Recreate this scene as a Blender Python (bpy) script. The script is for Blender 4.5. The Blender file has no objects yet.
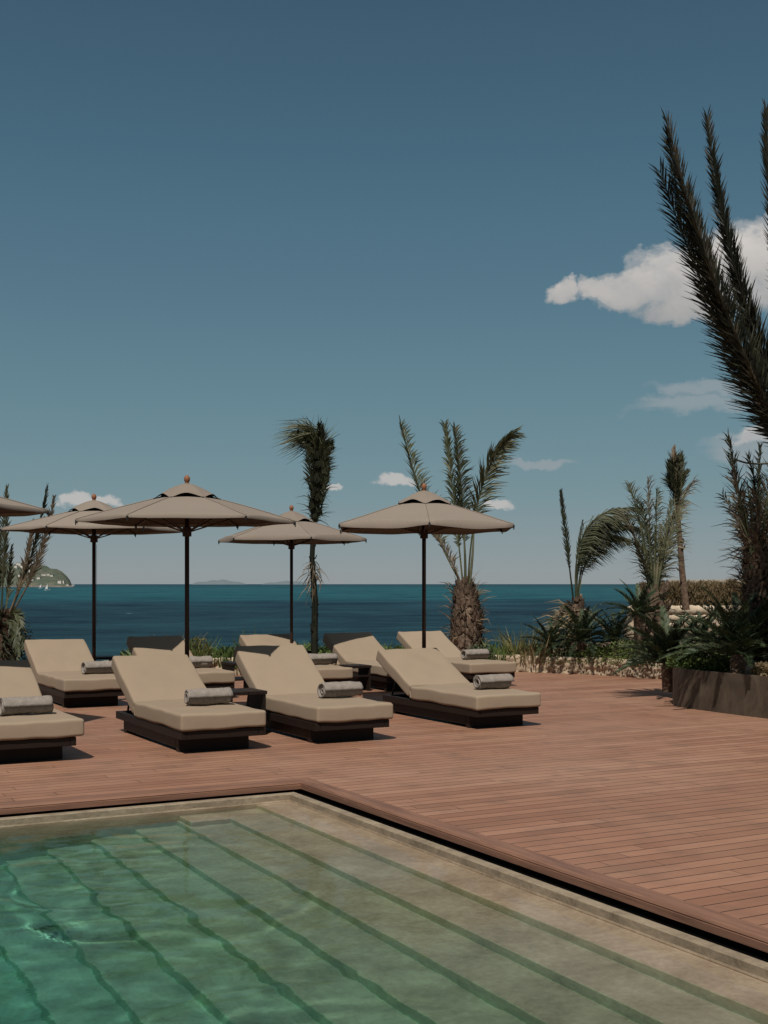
import bpy, math, random
from math import sin, cos, pi, radians, sqrt, atan2, exp
from mathutils import Vector, Matrix, noise

random.seed(7)
C = bpy.context.scene.collection
SC = bpy.context.scene

# ------------------------------------------------------------------ frame
F = 1235.0; H = 1.5; HY = 584.0
FW = Vector((0.4752, 0.8799, 0)).normalized(); RT = Vector((FW.y, -FW.x, 0))
def at(px, D, z=None, py=None):
    """world point seen in column px at depth D, height z (or image row py)"""
    if z is None: z = H + (HY - py) * D / F
    p = FW * D + RT * ((px - 384) / F * D); p.z = z
    return p
def onz(px, py, z=0.0): return at(px, F * (H - z) / (py - HY), z)

# ------------------------------------------------------------------ nodes
def srgb(r, g, b):
    f = lambda c: (c/255/12.92) if c/255 <= .04045 else ((c/255+.055)/1.055)**2.4
    return (f(r), f(g), f(b), 1)
class NT:
    def __init__(s, nt): s.nt = nt; nt.nodes.clear()
    def n(s, t, **k):
        nd = s.nt.nodes.new(t)
        for a, v in k.items():
            if a == 'ins':
                for i, x in v.items():
                    if hasattr(x, 'is_output'): s.nt.links.new(x, nd.inputs[i])
                    elif x is not None: nd.inputs[i].default_value = x
            else: setattr(nd, a, v)
        return nd
    def math(s, op, a, b=0.0, c=None, clamp=False):
        nd = s.n('ShaderNodeMath', operation=op, use_clamp=clamp, ins={0: a, 1: b})
        if c is not None:
            if hasattr(c, 'is_output'): s.nt.links.new(c, nd.inputs[2])
            else: nd.inputs[2].default_value = c
        return nd.outputs[0]
    def ramp(s, f, stops, interp='LINEAR'):
        nd = s.n('ShaderNodeValToRGB', ins={0: f}); cr = nd.color_ramp; cr.interpolation = interp
        while len(cr.elements) < len(stops): cr.elements.new(0.5)
        for e, (p, c) in zip(cr.elements, stops):
            e.position = p; e.color = c if len(c) == 4 else (*c, 1)
        return nd.outputs[0]
    def noise(s, vec, scale, detail=4, rough=.55, dist=0):
        return s.n('ShaderNodeTexNoise', ins={'Vector': vec, 'Scale': scale, 'Detail': detail, 'Roughness': rough, 'Distortion': dist}).outputs[0]
    def mix(s, f, a, b, mode='MIX'):
        nd = s.n('ShaderNodeMix', data_type='RGBA', blend_type=mode)
        for i, x in ((0, f), (6, a), (7, b)):
            if hasattr(x, 'is_output'): s.nt.links.new(x, nd.inputs[i])
            else: nd.inputs[i].default_value = x if i == 0 else (x if len(x) == 4 else (*x, 1))
        return nd.outputs[2]
    def mapping(s, vec, scale=(1, 1, 1), loc=(0, 0, 0), rot=(0, 0, 0)):
        return s.n('ShaderNodeMapping', ins={'Vector': vec, 'Scale': scale, 'Location': loc, 'Rotation': rot}).outputs[0]
    def bump(s, h, strength=.3, dist=.01, normal=None):
        return s.n('ShaderNodeBump', ins={'Height': h, 'Strength': strength, 'Distance': dist, 'Normal': normal}).outputs[0]
    def out(s, sh, vol=None):
        o = s.n('ShaderNodeOutputMaterial'); s.nt.links.new(sh, o.inputs[0])
        if vol: s.nt.links.new(vol, o.inputs[1])
    def pri(s, col, rough=.6, normal=None, spec=.5, metal=0.0, **k):
        ins = {'Base Color': col if hasattr(col, 'is_output') or len(col) == 4 else (*col, 1), 'Roughness': rough,
               'Specular IOR Level': spec, 'Metallic': metal, 'Normal': normal}
        ins.update(k.get('extra', {}))
        return s.n('ShaderNodeBsdfPrincipled', ins=ins).outputs[0]
def newmat(name):
    m = bpy.data.materials.new(name); m.use_nodes = True
    return m, NT(m.node_tree)
def geo(t): return t.n('ShaderNodeNewGeometry').outputs['Position']
def objc(t): return t.n('ShaderNodeTexCoord').outputs['Object']
def orand(t): return t.n('ShaderNodeObjectInfo').outputs['Random']

M = {}
def fabric(name, c1, c2, scale=6, bump=.25, sheen=0.0, weave=600, trans=0):
    m, t = newmat(name); P = objc(t)
    f = t.noise(P, scale, 5, .6); col = t.mix(f, c1, c2)
    col = t.mix(t.math('MULTIPLY', t.math('SUBTRACT', orand(t), .5), .12), col, (.6, .5, .4, 1))
    w = t.noise(P, weave, 2, .6); g = t.noise(P, scale*1.5, 3, .5)
    nrm = t.bump(w, bump*.5, .002, t.bump(g, bump, .02))
    sh = t.pri(col, .9, nrm, .15)
    if trans:
        tr = t.n('ShaderNodeBsdfTranslucent', ins={'Color': col, 'Normal': nrm}).outputs[0]
        sh = t.n('ShaderNodeMixShader', ins={0: trans, 1: sh, 2: tr}).outputs[0]
    t.out(sh); M[name] = m
fabric('cushion', (.240, .184, .131), (.280, .216, .155), 3.0, .30)
fabric('underside_shade', (.055, .041, .031), (.075, .056, .043), 3.0, .2)  # canopy fabric darkened to paint the shade of its underside
fabric('canopy', (.192, .160, .132), (.218, .182, .150), 2.5, .22)
fabric('cap', (.175, .145, .118), (.20, .166, .136), 2.5, .2)

m, t = newmat('towel'); P = objc(t)
f = t.noise(P, 22, 4, .6); w = t.noise(P, 320, 3, .7)
col = t.mix(t.ramp(f, [(.35, (0, 0, 0)), (.65, (1, 1, 1))]), (.185, .160, .138), (.255, .222, .195)); col = t.mix(t.math('MULTIPLY', w, .35), col, (.29, .255, .225, 1))
t.out(t.pri(col, .95, t.bump(w, .8, .004, t.bump(f, .6, .015)), .05)); M['towel'] = m

def darkwood(name, a, b, rough=.5):
    m, t = newmat(name); P = objc(t)
    f = t.noise(t.mapping(P, (2, 14, 14)), 3, 6, .65, 1.0)
    t.out(t.pri(t.mix(f, a, b), rough, t.bump(f, .3, .004), .18)); M[name] = m
darkwood('espresso', (.008, .0055, .0045), (.024, .0145, .011))
darkwood('pole', (.030, .017, .012), (.070, .038, .026), .45)
darkwood('knob', (.17, .068, .034), (.25, .11, .055), .5)
m, t = newmat('blackmetal'); t.out(t.pri((.012, .012, .012), .45, None, .4)); M['blackmetal'] = m
m, t = newmat('pitch'); t.out(t.pri((.004, .004, .004), .9, None, .05)); M['pitch'] = m

# deck: boards run along x
m, t = newmat('decking'); P = geo(t); sep = t.n('ShaderNodeSeparateXYZ', ins={0: P}); BW = .121
yy = t.math('DIVIDE', sep.outputs[1], BW); row = t.math('FLOOR', yy); fr = t.math('FRACT', yy)
wn = t.n('ShaderNodeTexWhiteNoise', noise_dimensions='1D', ins={'W': row})
off = t.math('MULTIPLY', wn.outputs[0], 7.0)
xx = t.math('DIVIDE', t.math('ADD', sep.outputs[0], off), 2.1); bi = t.math('FLOOR', xx); fx = t.math('FRACT', xx)
cid = t.n('ShaderNodeCombineXYZ', ins={0: bi, 1: row}).outputs[0]
bn = t.n('ShaderNodeTexWhiteNoise', noise_dimensions='3D', ins={'Vector': cid}).outputs[0]
ga = t.math('LESS_THAN', t.math('MINIMUM', fr, t.math('SUBTRACT', 1.0, fr)), .034)
gb = t.math('LESS_THAN', t.math('MINIMUM', fx, t.math('SUBTRACT', 1.0, fx)), .0010)
gap = t.math('MAXIMUM', ga, gb)
gv = t.n('ShaderNodeCombineXYZ', ins={0: t.math('ADD', sep.outputs[0], t.math('MULTIPLY', bn, 31.0)), 1: t.math('MULTIPLY', sep.outputs[1], 16.0), 2: bn}).outputs[0]
grain = t.noise(gv, 2.2, 7, .65, .4); fine = t.noise(gv, 14, 4, .7)
blot = t.noise(P, .55, 4, .6); blot2 = t.noise(P, 2.7, 4, .65)
col = t.ramp(bn, [(0, (.220, .108, .066)), (.4, (.262, .131, .080)), (.8, (.296, .152, .095)), (1, (.335, .184, .120))])
col = t.mix(t.math('MULTIPLY', t.ramp(grain, [(.3, (1, 1, 1)), (.62, (0, 0, 0))]), .42), col, (.19, .080, .048, 1))
col = t.mix(t.math('MULTIPLY', t.ramp(blot, [(.38, (0, 0, 0)), (.7, (1, 1, 1))]), .45), col, (.35, .215, .145, 1))
col = t.mix(t.math('MULTIPLY', t.ramp(blot2, [(.48, (0, 0, 0)), (.68, (1, 1, 1))]), .42), col, (.13, .078, .056, 1))
col = t.mix(gap, col, (.016, .007, .005, 1))
hgt = t.math('SUBTRACT', t.math('MULTIPLY', grain, .25), gap)
t.out(t.pri(col, t.math('ADD', t.math('MULTIPLY', fine, .25), .42), t.bump(hgt, .35, .006), .35)); M['decking'] = m

def woodtrim(name, sc):
    m, t = newmat(name); P = geo(t)
    g = t.noise(t.mapping(P, sc), 2.0, 7, .65, .5); b = t.noise(P, 1.4, 4, .6)
    col = t.mix(t.ramp(g, [(.3, (0, 0, 0)), (.7, (1, 1, 1))]), (.105, .048, .030), (.265, .132, .083)); col = t.mix(t.math('MULTIPLY', b, .4), col, (.20, .12, .085, 1))
    t.out(t.pri(col, .5, t.bump(g, .35, .004), .35)); M[name] = m
woodtrim('trim_y', (14, 1, 14)); woodtrim('trim_x', (1, 14, 14))

def stone(name, cols, sc=2.0, bump=.5, rough=.8, fine=30):
    m, t = newmat(name); P = geo(t)
    a = t.noise(P, sc, 6, .65, .3); b = t.noise(P, fine, 5, .7); c = t.noise(P, sc*.25, 3, .5)
    f = t.math('ADD', t.math('MULTIPLY', a, .6), t.math('ADD', t.math('MULTIPLY', b, .25), t.math('MULTIPLY', c, .15)))
    n = len(cols); col = t.ramp(f, [(.3 + .4*i/(n-1), cc) for i, cc in enumerate(cols)])
    t.out(t.pri(col, rough, t.bump(b, bump, .006, t.bump(a, bump, .02)), .3)); M[name] = m
stone('coping', [(.11, .085, .058), (.235, .185, .128), (.33, .27, .19)], 7, .5, .6)
stone('travertine', [(.30, .22, .135), (.43, .34, .23), (.52, .43, .31)], 3.2, .3, .7)
stone('fieldstone', [(.14, .10, .07), (.34, .26, .18), (.52, .42, .31)], 6, .8, .9, 26)
stone('wallcap', [(.25, .19, .13), (.43, .345, .25), (.56, .47, .36)], 3, .9, .9, 18)
stone('paleroad', [(.30, .27, .22), (.42, .38, .31)], 1, .3, .9)
stone('soil', [(.05, .035, .022), (.12, .085, .055), (.17, .13, .085)], 3, 1, 1.0)
stone('bark', [(.035, .022, .015), (.11, .070, .047), (.22, .155, .11)], 14, 1.0, .95, 60)
stone('rind', [(.04, .03, .022), (.15, .10, .07), (.33, .25, .18)], 9, .8, .95, 40)

m, t = newmat('corten'); P = objc(t)
v = t.noise(t.mapping(P, (1.0, 1.0, .8)), 2.2, 7, .72, .8); w = t.noise(P, 1.2, 3); s_ = t.noise(t.mapping(P, (2.2, 2.2, .35)), 2.0, 4, .7)
col = t.ramp(v, [(.3, (.030, .023, .016)), (.5, (.066, .050, .035)), (.72, (.125, .096, .068))])
col = t.mix(t.ramp(s_, [(.52, (0, 0, 0)), (.72, (.6, .6, .6))]), col, (.13, .102, .074, 1))
t.out(t.pri(col, .55, t.bump(v, .3, .006), .4, .15)); M['corten'] = m

def leaf(name, a, b, c, sc=3.0, trans=.25, rough=.55):
    m, t = newmat(name); P = geo(t)
    f = t.math('ADD', t.math('MULTIPLY', t.noise(P, sc, 4, .7), .75), t.math('MULTIPLY', orand(t), .25))
    col = t.ramp(f, [(.3, a), (.5, b), (.72, c)])
    sh = t.pri(col, rough, None, .3)
    tr = t.n('ShaderNodeBsdfTranslucent', ins={'Color': col}).outputs[0]
    t.out(t.n('ShaderNodeMixShader', ins={0: trans, 1: sh, 2: tr}).outputs[0]); M[name] = m
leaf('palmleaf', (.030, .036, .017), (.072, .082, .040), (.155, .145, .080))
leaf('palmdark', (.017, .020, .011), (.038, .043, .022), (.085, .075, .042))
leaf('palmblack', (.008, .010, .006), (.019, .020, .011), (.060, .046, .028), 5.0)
leaf('palmdry', (.06, .045, .028), (.15, .115, .072), (.28, .21, .14))
leaf('palmpale', (.050, .058, .030), (.115, .120, .066), (.21, .19, .115))
leaf('cycadleaf', (.015, .024, .010), (.032, .050, .022), (.078, .100, .044), rough=.55, trans=.10)
leaf('green', (.032, .055, .014), (.082, .122, .032), (.16, .20, .06))
leaf('straw', (.12, .085, .045), (.24, .18, .10), (.36, .28, .17))
leaf('yellowgreen', (.05, .06, .02), (.12, .12, .04), (.26, .22, .09))
leaf('hedgeleaf', (.045, .032, .016), (.12, .085, .042), (.22, .16, .085), 1.2)

# ------------------------------------------------------------------ mesh helpers
class MB:
    def __init__(s): s.v = []; s.f = []
    def add(s, vs, fs):
        o = len(s.v); s.v += [tuple(x) for x in vs]; s.f += [tuple(i + o for i in q) for q in fs]
    def box(s, x0, x1, y0, y1, z0, z1, M_=None):
        vs = [Vector((x, y, z)) for z in (z0, z1) for y in (y0, y1) for x in (x0, x1)]
        if M_: vs = [M_ @ v for v in vs]
        s.add(vs, [(0, 2, 3, 1), (4, 5, 7, 6), (0, 1, 5, 4), (2, 6, 7, 3), (0, 4, 6, 2), (1, 3, 7, 5)])
    def tube(s, pts, rad, n=8, cap=True):
        pts = [Vector(p) for p in pts]; k = len(pts)
        if not hasattr(rad, '__len__'): rad = [rad]*k
        ref = Vector((0, 0, 1)); vs = []; fs = []
        for i, p in enumerate(pts):
            tg = (pts[min(i+1, k-1)] - pts[max(i-1, 0)]).normalized()
            a = tg.cross(ref if abs(tg.z) < .95 else Vector((1, 0, 0))).normalized(); b = tg.cross(a)
            for j in range(n):
                th = 2*pi*j/n; vs.append(p + (a*cos(th) + b*sin(th))*rad[i])
        for i in range(k-1):
            for j in range(n): fs.append((i*n+j, i*n+(j+1) % n, (i+1)*n+(j+1) % n, (i+1)*n+j))
        if cap: fs.append(tuple(reversed(range(n)))); fs.append(tuple(range((k-1)*n, k*n)))
        s.add(vs, fs)
    def lathe(s, prof, n=20, c=(0, 0, 0)):
        vs = []; fs = []; k = len(prof)
        for r, z in prof:
            for j in range(n): th = 2*pi*j/n; vs.append((c[0]+r*cos(th), c[1]+r*sin(th), c[2]+z))
        for i in range(k-1):
            for j in range(n): fs.append((i*n+j, i*n+(j+1) % n, (i+1)*n+(j+1) % n, (i+1)*n+j))
        fs.append(tuple(reversed(range(n)))); fs.append(tuple(range((k-1)*n, k*n)))
        s.add(vs, fs)
    def build(s, name, mat, parent=None, smooth=False, bevel=0, seg=2):
        me = bpy.data.meshes.new(name); me.from_pydata(s.v, [], s.f); me.update()
        if smooth:
            for p in me.polygons: p.use_smooth = True
        me.materials.append(M[mat] if isinstance(mat, str) else mat)
        o = bpy.data.objects.new(name, me); C.objects.link(o)
        if parent is not None: o.parent = parent
        if bevel:
            b = o.modifiers.new('bevel', 'BEVEL'); b.width = bevel; b.segments = seg; b.limit_method = 'ANGLE'
        return o
def tag(o, label=None, cat=None, group=None, kind=None):
    if label: o['label'] = label
    if cat: o['category'] = cat
    if group: o['group'] = group
    if kind: o['kind'] = kind
    return o
def empty(name, loc, rz=0, label=None, cat=None, group=None):
    o = bpy.data.objects.new(name, None); C.objects.link(o); o.location = loc; o.rotation_euler.z = rz
    o.empty_display_size = .2
    return tag(o, label, cat, group)
def copy_tree(o, parent=None):
    c = o.copy(); C.objects.link(c); c.parent = parent
    for ch in list(o.children): copy_tree(ch, c)
    return c
def rbox(mb, cx, cy, cz, sx, sy, sz, r, n=12, puff=0.0, mtx=None, wr=0.0, seed=0):
    """rounded pillow-like box"""
    def axis(s):
        k = 5; a = [-s/2 + r*(1-cos(pi/2*i/k))*1.0 for i in range(k)]
        mid = [-s/2 + r + (s-2*r)*i/n for i in range(n+1)]
        return a + mid + [-x for x in reversed(a)]
    X, Y, Z = axis(sx), axis(sy), axis(sz); idx = {}; vs = []; fs = []
    def vid(i, j, k):
        if (i, j, k) not in idx:
            p = Vector((X[i], Y[j], Z[k]))
            q = Vector((max(-sx/2+r, min(sx/2-r, p.x)), max(-sy/2+r, min(sy/2-r, p.y)), max(-sz/2+r, min(sz/2-r, p.z))))
            d = p - q
            if d.length > 1e-6: p = q + d.normalized()*r
            u, v = p.x/(sx/2), p.y/(sy/2)
            if puff:
                p.z += puff*(1-u*u)*(1-v*v)*(1 if p.z > 0 else 0)
                w = 1-(p.z/(sz/2))**2
                p.x += puff*.45*u*w*(1-v*v); p.y += puff*.45*v*w*(1-u*u)
            if wr: p += Vector((0, 0, 1))*wr*(noise.noise(Vector((p.x*5+seed, p.y*4, p.z*3))))
            p += Vector((cx, cy, cz))
            if mtx: p = mtx @ p
            idx[(i, j, k)] = len(vs); vs.append(p)
        return idx[(i, j, k)]
    a, b, c = len(X)-1, len(Y)-1, len(Z)-1
    for i in range(a):
        for j in range(b):
            fs.append((vid(i, j, 0), vid(i, j+1, 0), vid(i+1, j+1, 0), vid(i+1, j, 0)))
            fs.append((vid(i, j, c), vid(i+1, j, c), vid(i+1, j+1, c), vid(i, j+1, c)))
    for i in range(a):
        for k in range(c):
            fs.append((vid(i, 0, k), vid(i+1, 0, k), vid(i+1, 0, k+1), vid(i, 0, k+1)))
            fs.append((vid(i, b, k), vid(i, b, k+1), vid(i+1, b, k+1), vid(i+1, b, k)))
    for j in range(b):
        for k in range(c):
            fs.append((vid(0, j, k), vid(0, j, k+1), vid(0, j+1, k+1), vid(0, j+1, k)))
            fs.append((vid(a, j, k), vid(a, j+1, k), vid(a, j+1, k+1), vid(a, j, k+1)))
    mb.add(vs, fs)

# ------------------------------------------------------------------ setting: pool and deck
PX, PY = 3.89, 8.53            # inner edge of the wooden border
GX, GY = 3.79, 8.44            # outer edge of the stone kerb
SX, SY = 3.725, 8.36           # inner edge of the stone kerb
WZ = -.105; WZ0 = -.105
mb = MB()
def sheet(x0, x1, y0, y1, z): mb.add([(x0, y0, z), (x1, y0, z), (x1, y1, z), (x0, y1, z)], [(0, 1, 2, 3)])
sheet(-18, PX+.13, PY+.13, 19.6, 0); sheet(PX+.13, 13.9, -6, 19.6, 0)
tag(mb.build('deck', 'decking'), kind='structure')
def border(mb, along, a0, a1, e, sgn):
    prof = [(0.13, -.004), (0.13, .004), (.125, .006), (.020, .006), (.008, .002), (.001, -.010), (.004, -.016), (.0, -.018), (0, -.052), (.03, -.055), (.13, -.055)]
    return prof
def extr(mb, prof, corner, farx, neary, z0=0):
    """profile (offset outward, z) swept along the pool's right side then its far side, mitred at the corner"""
    ex, ey = corner; n = len(prof); vs = []
    for o, z in prof: vs.append((ex+o, neary, z+z0))
    for o, z in prof: vs.append((ex+o, ey+o, z+z0))
    for o, z in prof: vs.append((farx, ey+o, z+z0))
    A = [(i, n+i, n+i+1, i+1) for i in range(n-1)]; B = [(n+i, 2*n+i, 2*n+i+1, n+i+1) for i in range(n-1)]
    return vs, A, B
prof = border(None, 0, 0, 0, 0, 0)
vs, A, B = extr(None, prof, (PX, PY), -18, -6)
mb = MB(); mb.add(vs, A); tag(mb.build('deck_border', 'trim_y', smooth=False), kind='structure')
mb = MB(); mb.add(vs, B); tag(mb.build('deck_border', 'trim_x', smooth=False), kind='structure')
# dark overflow slot behind and below the border
vs, A, B = extr(None, [(.0, -.125), (.115, -.125), (.115, -.0555)], (GX, GY), -18, -6)
mb = MB(); mb.add(vs, A+B); tag(mb.build('overflow_channel', 'pitch'), kind='structure')
vs, A, B = extr(None, [(GX-SX, -.20), (GX-SX, -.056), (GX-SX-.006, -.05), (.006, -.05), (0, -.056), (0, WZ0+.012)], (SX, SY), -18, -6)
mb = MB(); mb.add(vs, A+B); o = mb.build('pool_kerb', 'coping'); tag(o, kind='structure'); o.cycles.is_caustics_receiver = True
KW = extr(None, [(0, WZ0+.0125), (0, -1.7)], (SX, SY), -18, -6)
m, t = newmat('poolstone'); P = geo(t); zz = t.n('ShaderNodeSeparateXYZ', ins={0: P}).outputs[2]
a = t.noise(P, 3.2, 6, .65, .3); b = t.noise(P, 26, 5, .7); f = t.math('ADD', t.math('MULTIPLY', a, .65), t.math('MULTIPLY', b, .35))
col = t.ramp(f, [(.32, (.23, .17, .11)), (.5, (.37, .285, .20)), (.68, (.52, .42, .31))])
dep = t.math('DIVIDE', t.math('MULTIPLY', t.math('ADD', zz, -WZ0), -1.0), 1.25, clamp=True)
absorb_tint = t.ramp(dep, [(0, (1, 1, 1)), (.03, (.98, .97, .94)), (.12, (.70, .82, .80)), (.24, (.52, .72, .66)), (.4, (.35, .66, .56)), (.65, (.22, .64, .57)), (1, (.11, .60, .58))])  # light absorbed by the water with depth, put into the stone's colour
nm = t.mix(1.0, col, absorb_tint, 'MULTIPLY')
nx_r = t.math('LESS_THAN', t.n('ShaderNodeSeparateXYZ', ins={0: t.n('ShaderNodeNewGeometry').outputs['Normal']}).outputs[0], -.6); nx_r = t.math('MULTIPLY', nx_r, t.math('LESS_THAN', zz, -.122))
nm = t.mix(nx_r, nm, t.mix(1.0, nm, (1.35, 1.62, 1.45), 'MULTIPLY'))  # risers brightened and greened in colour, standing in for light on them
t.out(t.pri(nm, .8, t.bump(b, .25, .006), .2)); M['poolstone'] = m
mb = MB()
prof = [(SX, -.118)]; x = 3.46; z = -.118; RZ = .150
for i in range(8):
    prof.append((x, z)); z -= RZ; prof.append((x, z)); x -= .303
prof.append((x, z)); prof.append((x-.01, -1.50)); prof.append((-18, -1.6))
LED = .26
vs = []; fs = []
for (x, z) in prof:
    vs.append((x, -6, z)); vs.append((x, SY, z))
for i in range(len(prof)-1): fs.append((2*i, 2*i+1, 2*i+3, 2*i+2))
mb.add(vs, fs)
mb.box(2.87, 3.462, SY-LED, SY-.001, -1.7, -.118-RZ+.003)
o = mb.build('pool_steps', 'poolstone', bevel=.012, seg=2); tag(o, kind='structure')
POOLFLOOR = o

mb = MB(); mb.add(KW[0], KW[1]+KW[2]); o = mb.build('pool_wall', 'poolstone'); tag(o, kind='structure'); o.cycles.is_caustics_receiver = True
# water
def ss_(a, b, x): x = max(0, min(1, (x-a)/(b-a))); return x*x*(3-2*x)
def wave(x, y):
    h = 0
    p = Vector((x, y, 0))
    h += .0030*noise.noise(Vector((x*1.3, y*1.7, 1.0)))
    h += .0040*noise.noise(Vector((x*3.1+4, y*4.0, 2.0)))*(.5+ss_(2.9, 1.6, x))
    h += .0030*max(0, noise.noise(Vector((x*.9, y*.9, 7)))+.25)*noise.noise(Vector((x*8+4, y*9.0, 3.0)))
    for (cx, cy, R, A_) in ((2.13, 6.7, .80, .0044), (1.5, 5.2, .8, .0020), (1.75, 4.0, .75, .0016)):
        r = sqrt((x-cx)**2 + ((y-cy)*.9)**2) + .30*noise.noise(Vector((x*1.6, y*1.6, 9)))
        h += A_*exp(-((r-R)/.24)**2)*sin((r-R)*2*pi/.34)*(.6+.6*noise.noise(Vector((x*1.5, y*1.5, 5))))
    fade = min(1, max(.12, (SX - x)/1.6)) * min(1, max(.12, (SY - y)/1.0))
    return WZ + h*fade
mb = MB(); vs = []; fs = []
xs = [-18, -10, -5, -3, -1.5, -.8] + [-.5 + .028*i for i in range(int((SX+.5)/.028)+1)] + [SX]
ys = [-6, -3, 0, 1, 1.8] + [2.2 + .028*i for i in range(int((SY-2.2)/.028)+1)] + [SY]
for y in ys:
    for x in xs: vs.append((x, y, wave(x, y)))
nx = len(xs)
for j in range(len(ys)-1):
    for i in range(nx-1): a = j*nx+i; fs.append((a, a+1, a+nx+1, a+nx))
mb.add(vs, fs)
m, t = newmat('poolwater')
P = geo(t); nrm = t.bump(t.noise(t.mapping(P, (1, 1.3, 1)), 16, 3, .5), .10, .008)
rf = t.n('ShaderNodeBsdfRefraction', ins={'IOR': 1.33, 'Roughness': 0.0, 'Color': (1, 1, 1, 1), 'Normal': nrm}).outputs[0]
gs = t.n('ShaderNodeBsdfGlossy', ins={'Roughness': 0.03, 'Color': (1, 1, 1, 1), 'Normal': nrm}).outputs[0]
fre = t.n('ShaderNodeFresnel', ins={'IOR': 1.33, 'Normal': nrm}).outputs[0]
t.out(t.n('ShaderNodeMixShader', ins={0: t.math('MULTIPLY', fre, .50), 1: rf, 2: gs}).outputs[0]); M['poolwater'] = m
water = mb.build('pool_water', 'poolwater', smooth=True); tag(water, kind='structure')
water.cycles.is_caustics_caster = True
POOLFLOOR.cycles.is_caustics_receiver = True

# ------------------------------------------------------------------ sea, land, far coast
SEA = -5.0
m, t = newmat('sea'); P = geo(t)
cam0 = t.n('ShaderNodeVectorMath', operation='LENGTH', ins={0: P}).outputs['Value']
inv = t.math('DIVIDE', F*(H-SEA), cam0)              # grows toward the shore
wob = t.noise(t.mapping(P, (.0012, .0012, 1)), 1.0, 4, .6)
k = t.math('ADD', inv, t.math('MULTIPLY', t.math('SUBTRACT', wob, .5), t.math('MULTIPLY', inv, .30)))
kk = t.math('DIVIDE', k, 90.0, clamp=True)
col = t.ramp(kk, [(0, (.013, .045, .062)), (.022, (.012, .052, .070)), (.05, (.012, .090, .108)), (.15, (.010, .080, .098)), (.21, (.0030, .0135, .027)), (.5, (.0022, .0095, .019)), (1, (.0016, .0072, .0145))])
st = t.noise(t.mapping(P, (.02, .02, 1)), 1.0, 6, .7); st2 = t.noise(t.mapping(P, (.09, .30, 1), rot=(0, 0, .495)), 1.0, 7, .75)
tot = t.math('ADD', t.math('MULTIPLY', st, .5), t.math('MULTIPLY', st2, .5))
col = t.mix(t.ramp(tot, [(.40, (0, 0, 0)), (.60, (1, 1, 1))]), t.mix(.75, col, (.0, .006, .013, 1)), t.mix(.26, col, (.05, .16, .19, 1)))
wc = t.noise(t.mapping(P, (.045, .045, 1), rot=(0, 0, .5)), 1.0, 5, .72)
col = t.mix(t.ramp(wc, [(.70, (0, 0, 0)), (.73, (.6, .6, .6))]), col, (.5, .56, .58, 1))
bmp = t.bump(t.noise(P, .55, 6, .7), .6, .35)
t.out(t.pri(col, .5, bmp, .06)); M['sea'] = m
mb = MB(); R_ = 45000
mb.add([(-R_, -R_, SEA), (R_, -R_, SEA), (R_, R_, SEA), (-R_, R_, SEA)], [(0, 1, 2, 3)])
tag(mb.build('sea', 'sea'), kind='structure')

def ss(a, b, x): x = max(0, min(1, (x-a)/(b-a))); return x*x*(3-2*x)
# garden wall centre line
WPTS = [(-18, 19.4), (0, 19.3), (5, 19.2), (8, 19.0), (10, 18.75), (11.3, 18.2), (12.3, 17.2), (12.85, 16.1), (13.1, 15.0), (13.25, 13.6), (13.3, 11)]
def wall_y(x): # y of the wall's line for a given x
    for (a, b), (c, d) in zip(WPTS, WPTS[1:]):
        if a <= x <= c: return b + (d-b)*(x-a)/(c-a)
    return -99 if x > 13.3 else 19.4
def ground_z(x, y):
    inside = (x < 13.6 and y < wall_y(x)+.15)
    if inside: return -2.4
    s = x - .86*y
    land = max(1-ss(21.6, 26, y), ss(-1.0, 2.5, s) * (1-ss(60, 75, y)))
    h = .10 + .06*noise.noise(Vector((x*.8, y*.8, 0))) + .5*ss(14, 22, x)*ss(14, 24, y)
    return h*land + (1-land)*(-7)
mb = MB(); vs = []; fs = []
gx = [-40+2*i for i in range(20)] + [0+.5*i for i in range(60)] + [30+4*i for i in range(12)]
gy = [-30+4*i for i in range(10)] + [10+.5*i for i in range(50)] + [35+4*i for i in range(14)]
for y in gy:
    for x in gx: vs.append((x, y, ground_z(x, y)))
n = len(gx)
for j in range(len(gy)-1):
    for i in range(n-1): a = j*n+i; fs.append((a, a+1, a+n+1, a+n))
mb.add(vs, fs); tag(mb.build('ground', 'soil', smooth=True), kind='structure')

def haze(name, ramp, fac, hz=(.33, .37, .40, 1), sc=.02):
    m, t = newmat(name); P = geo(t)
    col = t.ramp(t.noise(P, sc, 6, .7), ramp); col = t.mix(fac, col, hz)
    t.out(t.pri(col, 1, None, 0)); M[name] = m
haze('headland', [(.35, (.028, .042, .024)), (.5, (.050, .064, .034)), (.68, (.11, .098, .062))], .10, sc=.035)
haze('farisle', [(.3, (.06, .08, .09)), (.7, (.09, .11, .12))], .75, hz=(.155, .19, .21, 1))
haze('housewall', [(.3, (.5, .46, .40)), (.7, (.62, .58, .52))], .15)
haze('shorerock', [(.3, (.16, .12, .09)), (.7, (.34, .28, .22))], .2, sc=.08)
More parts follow.
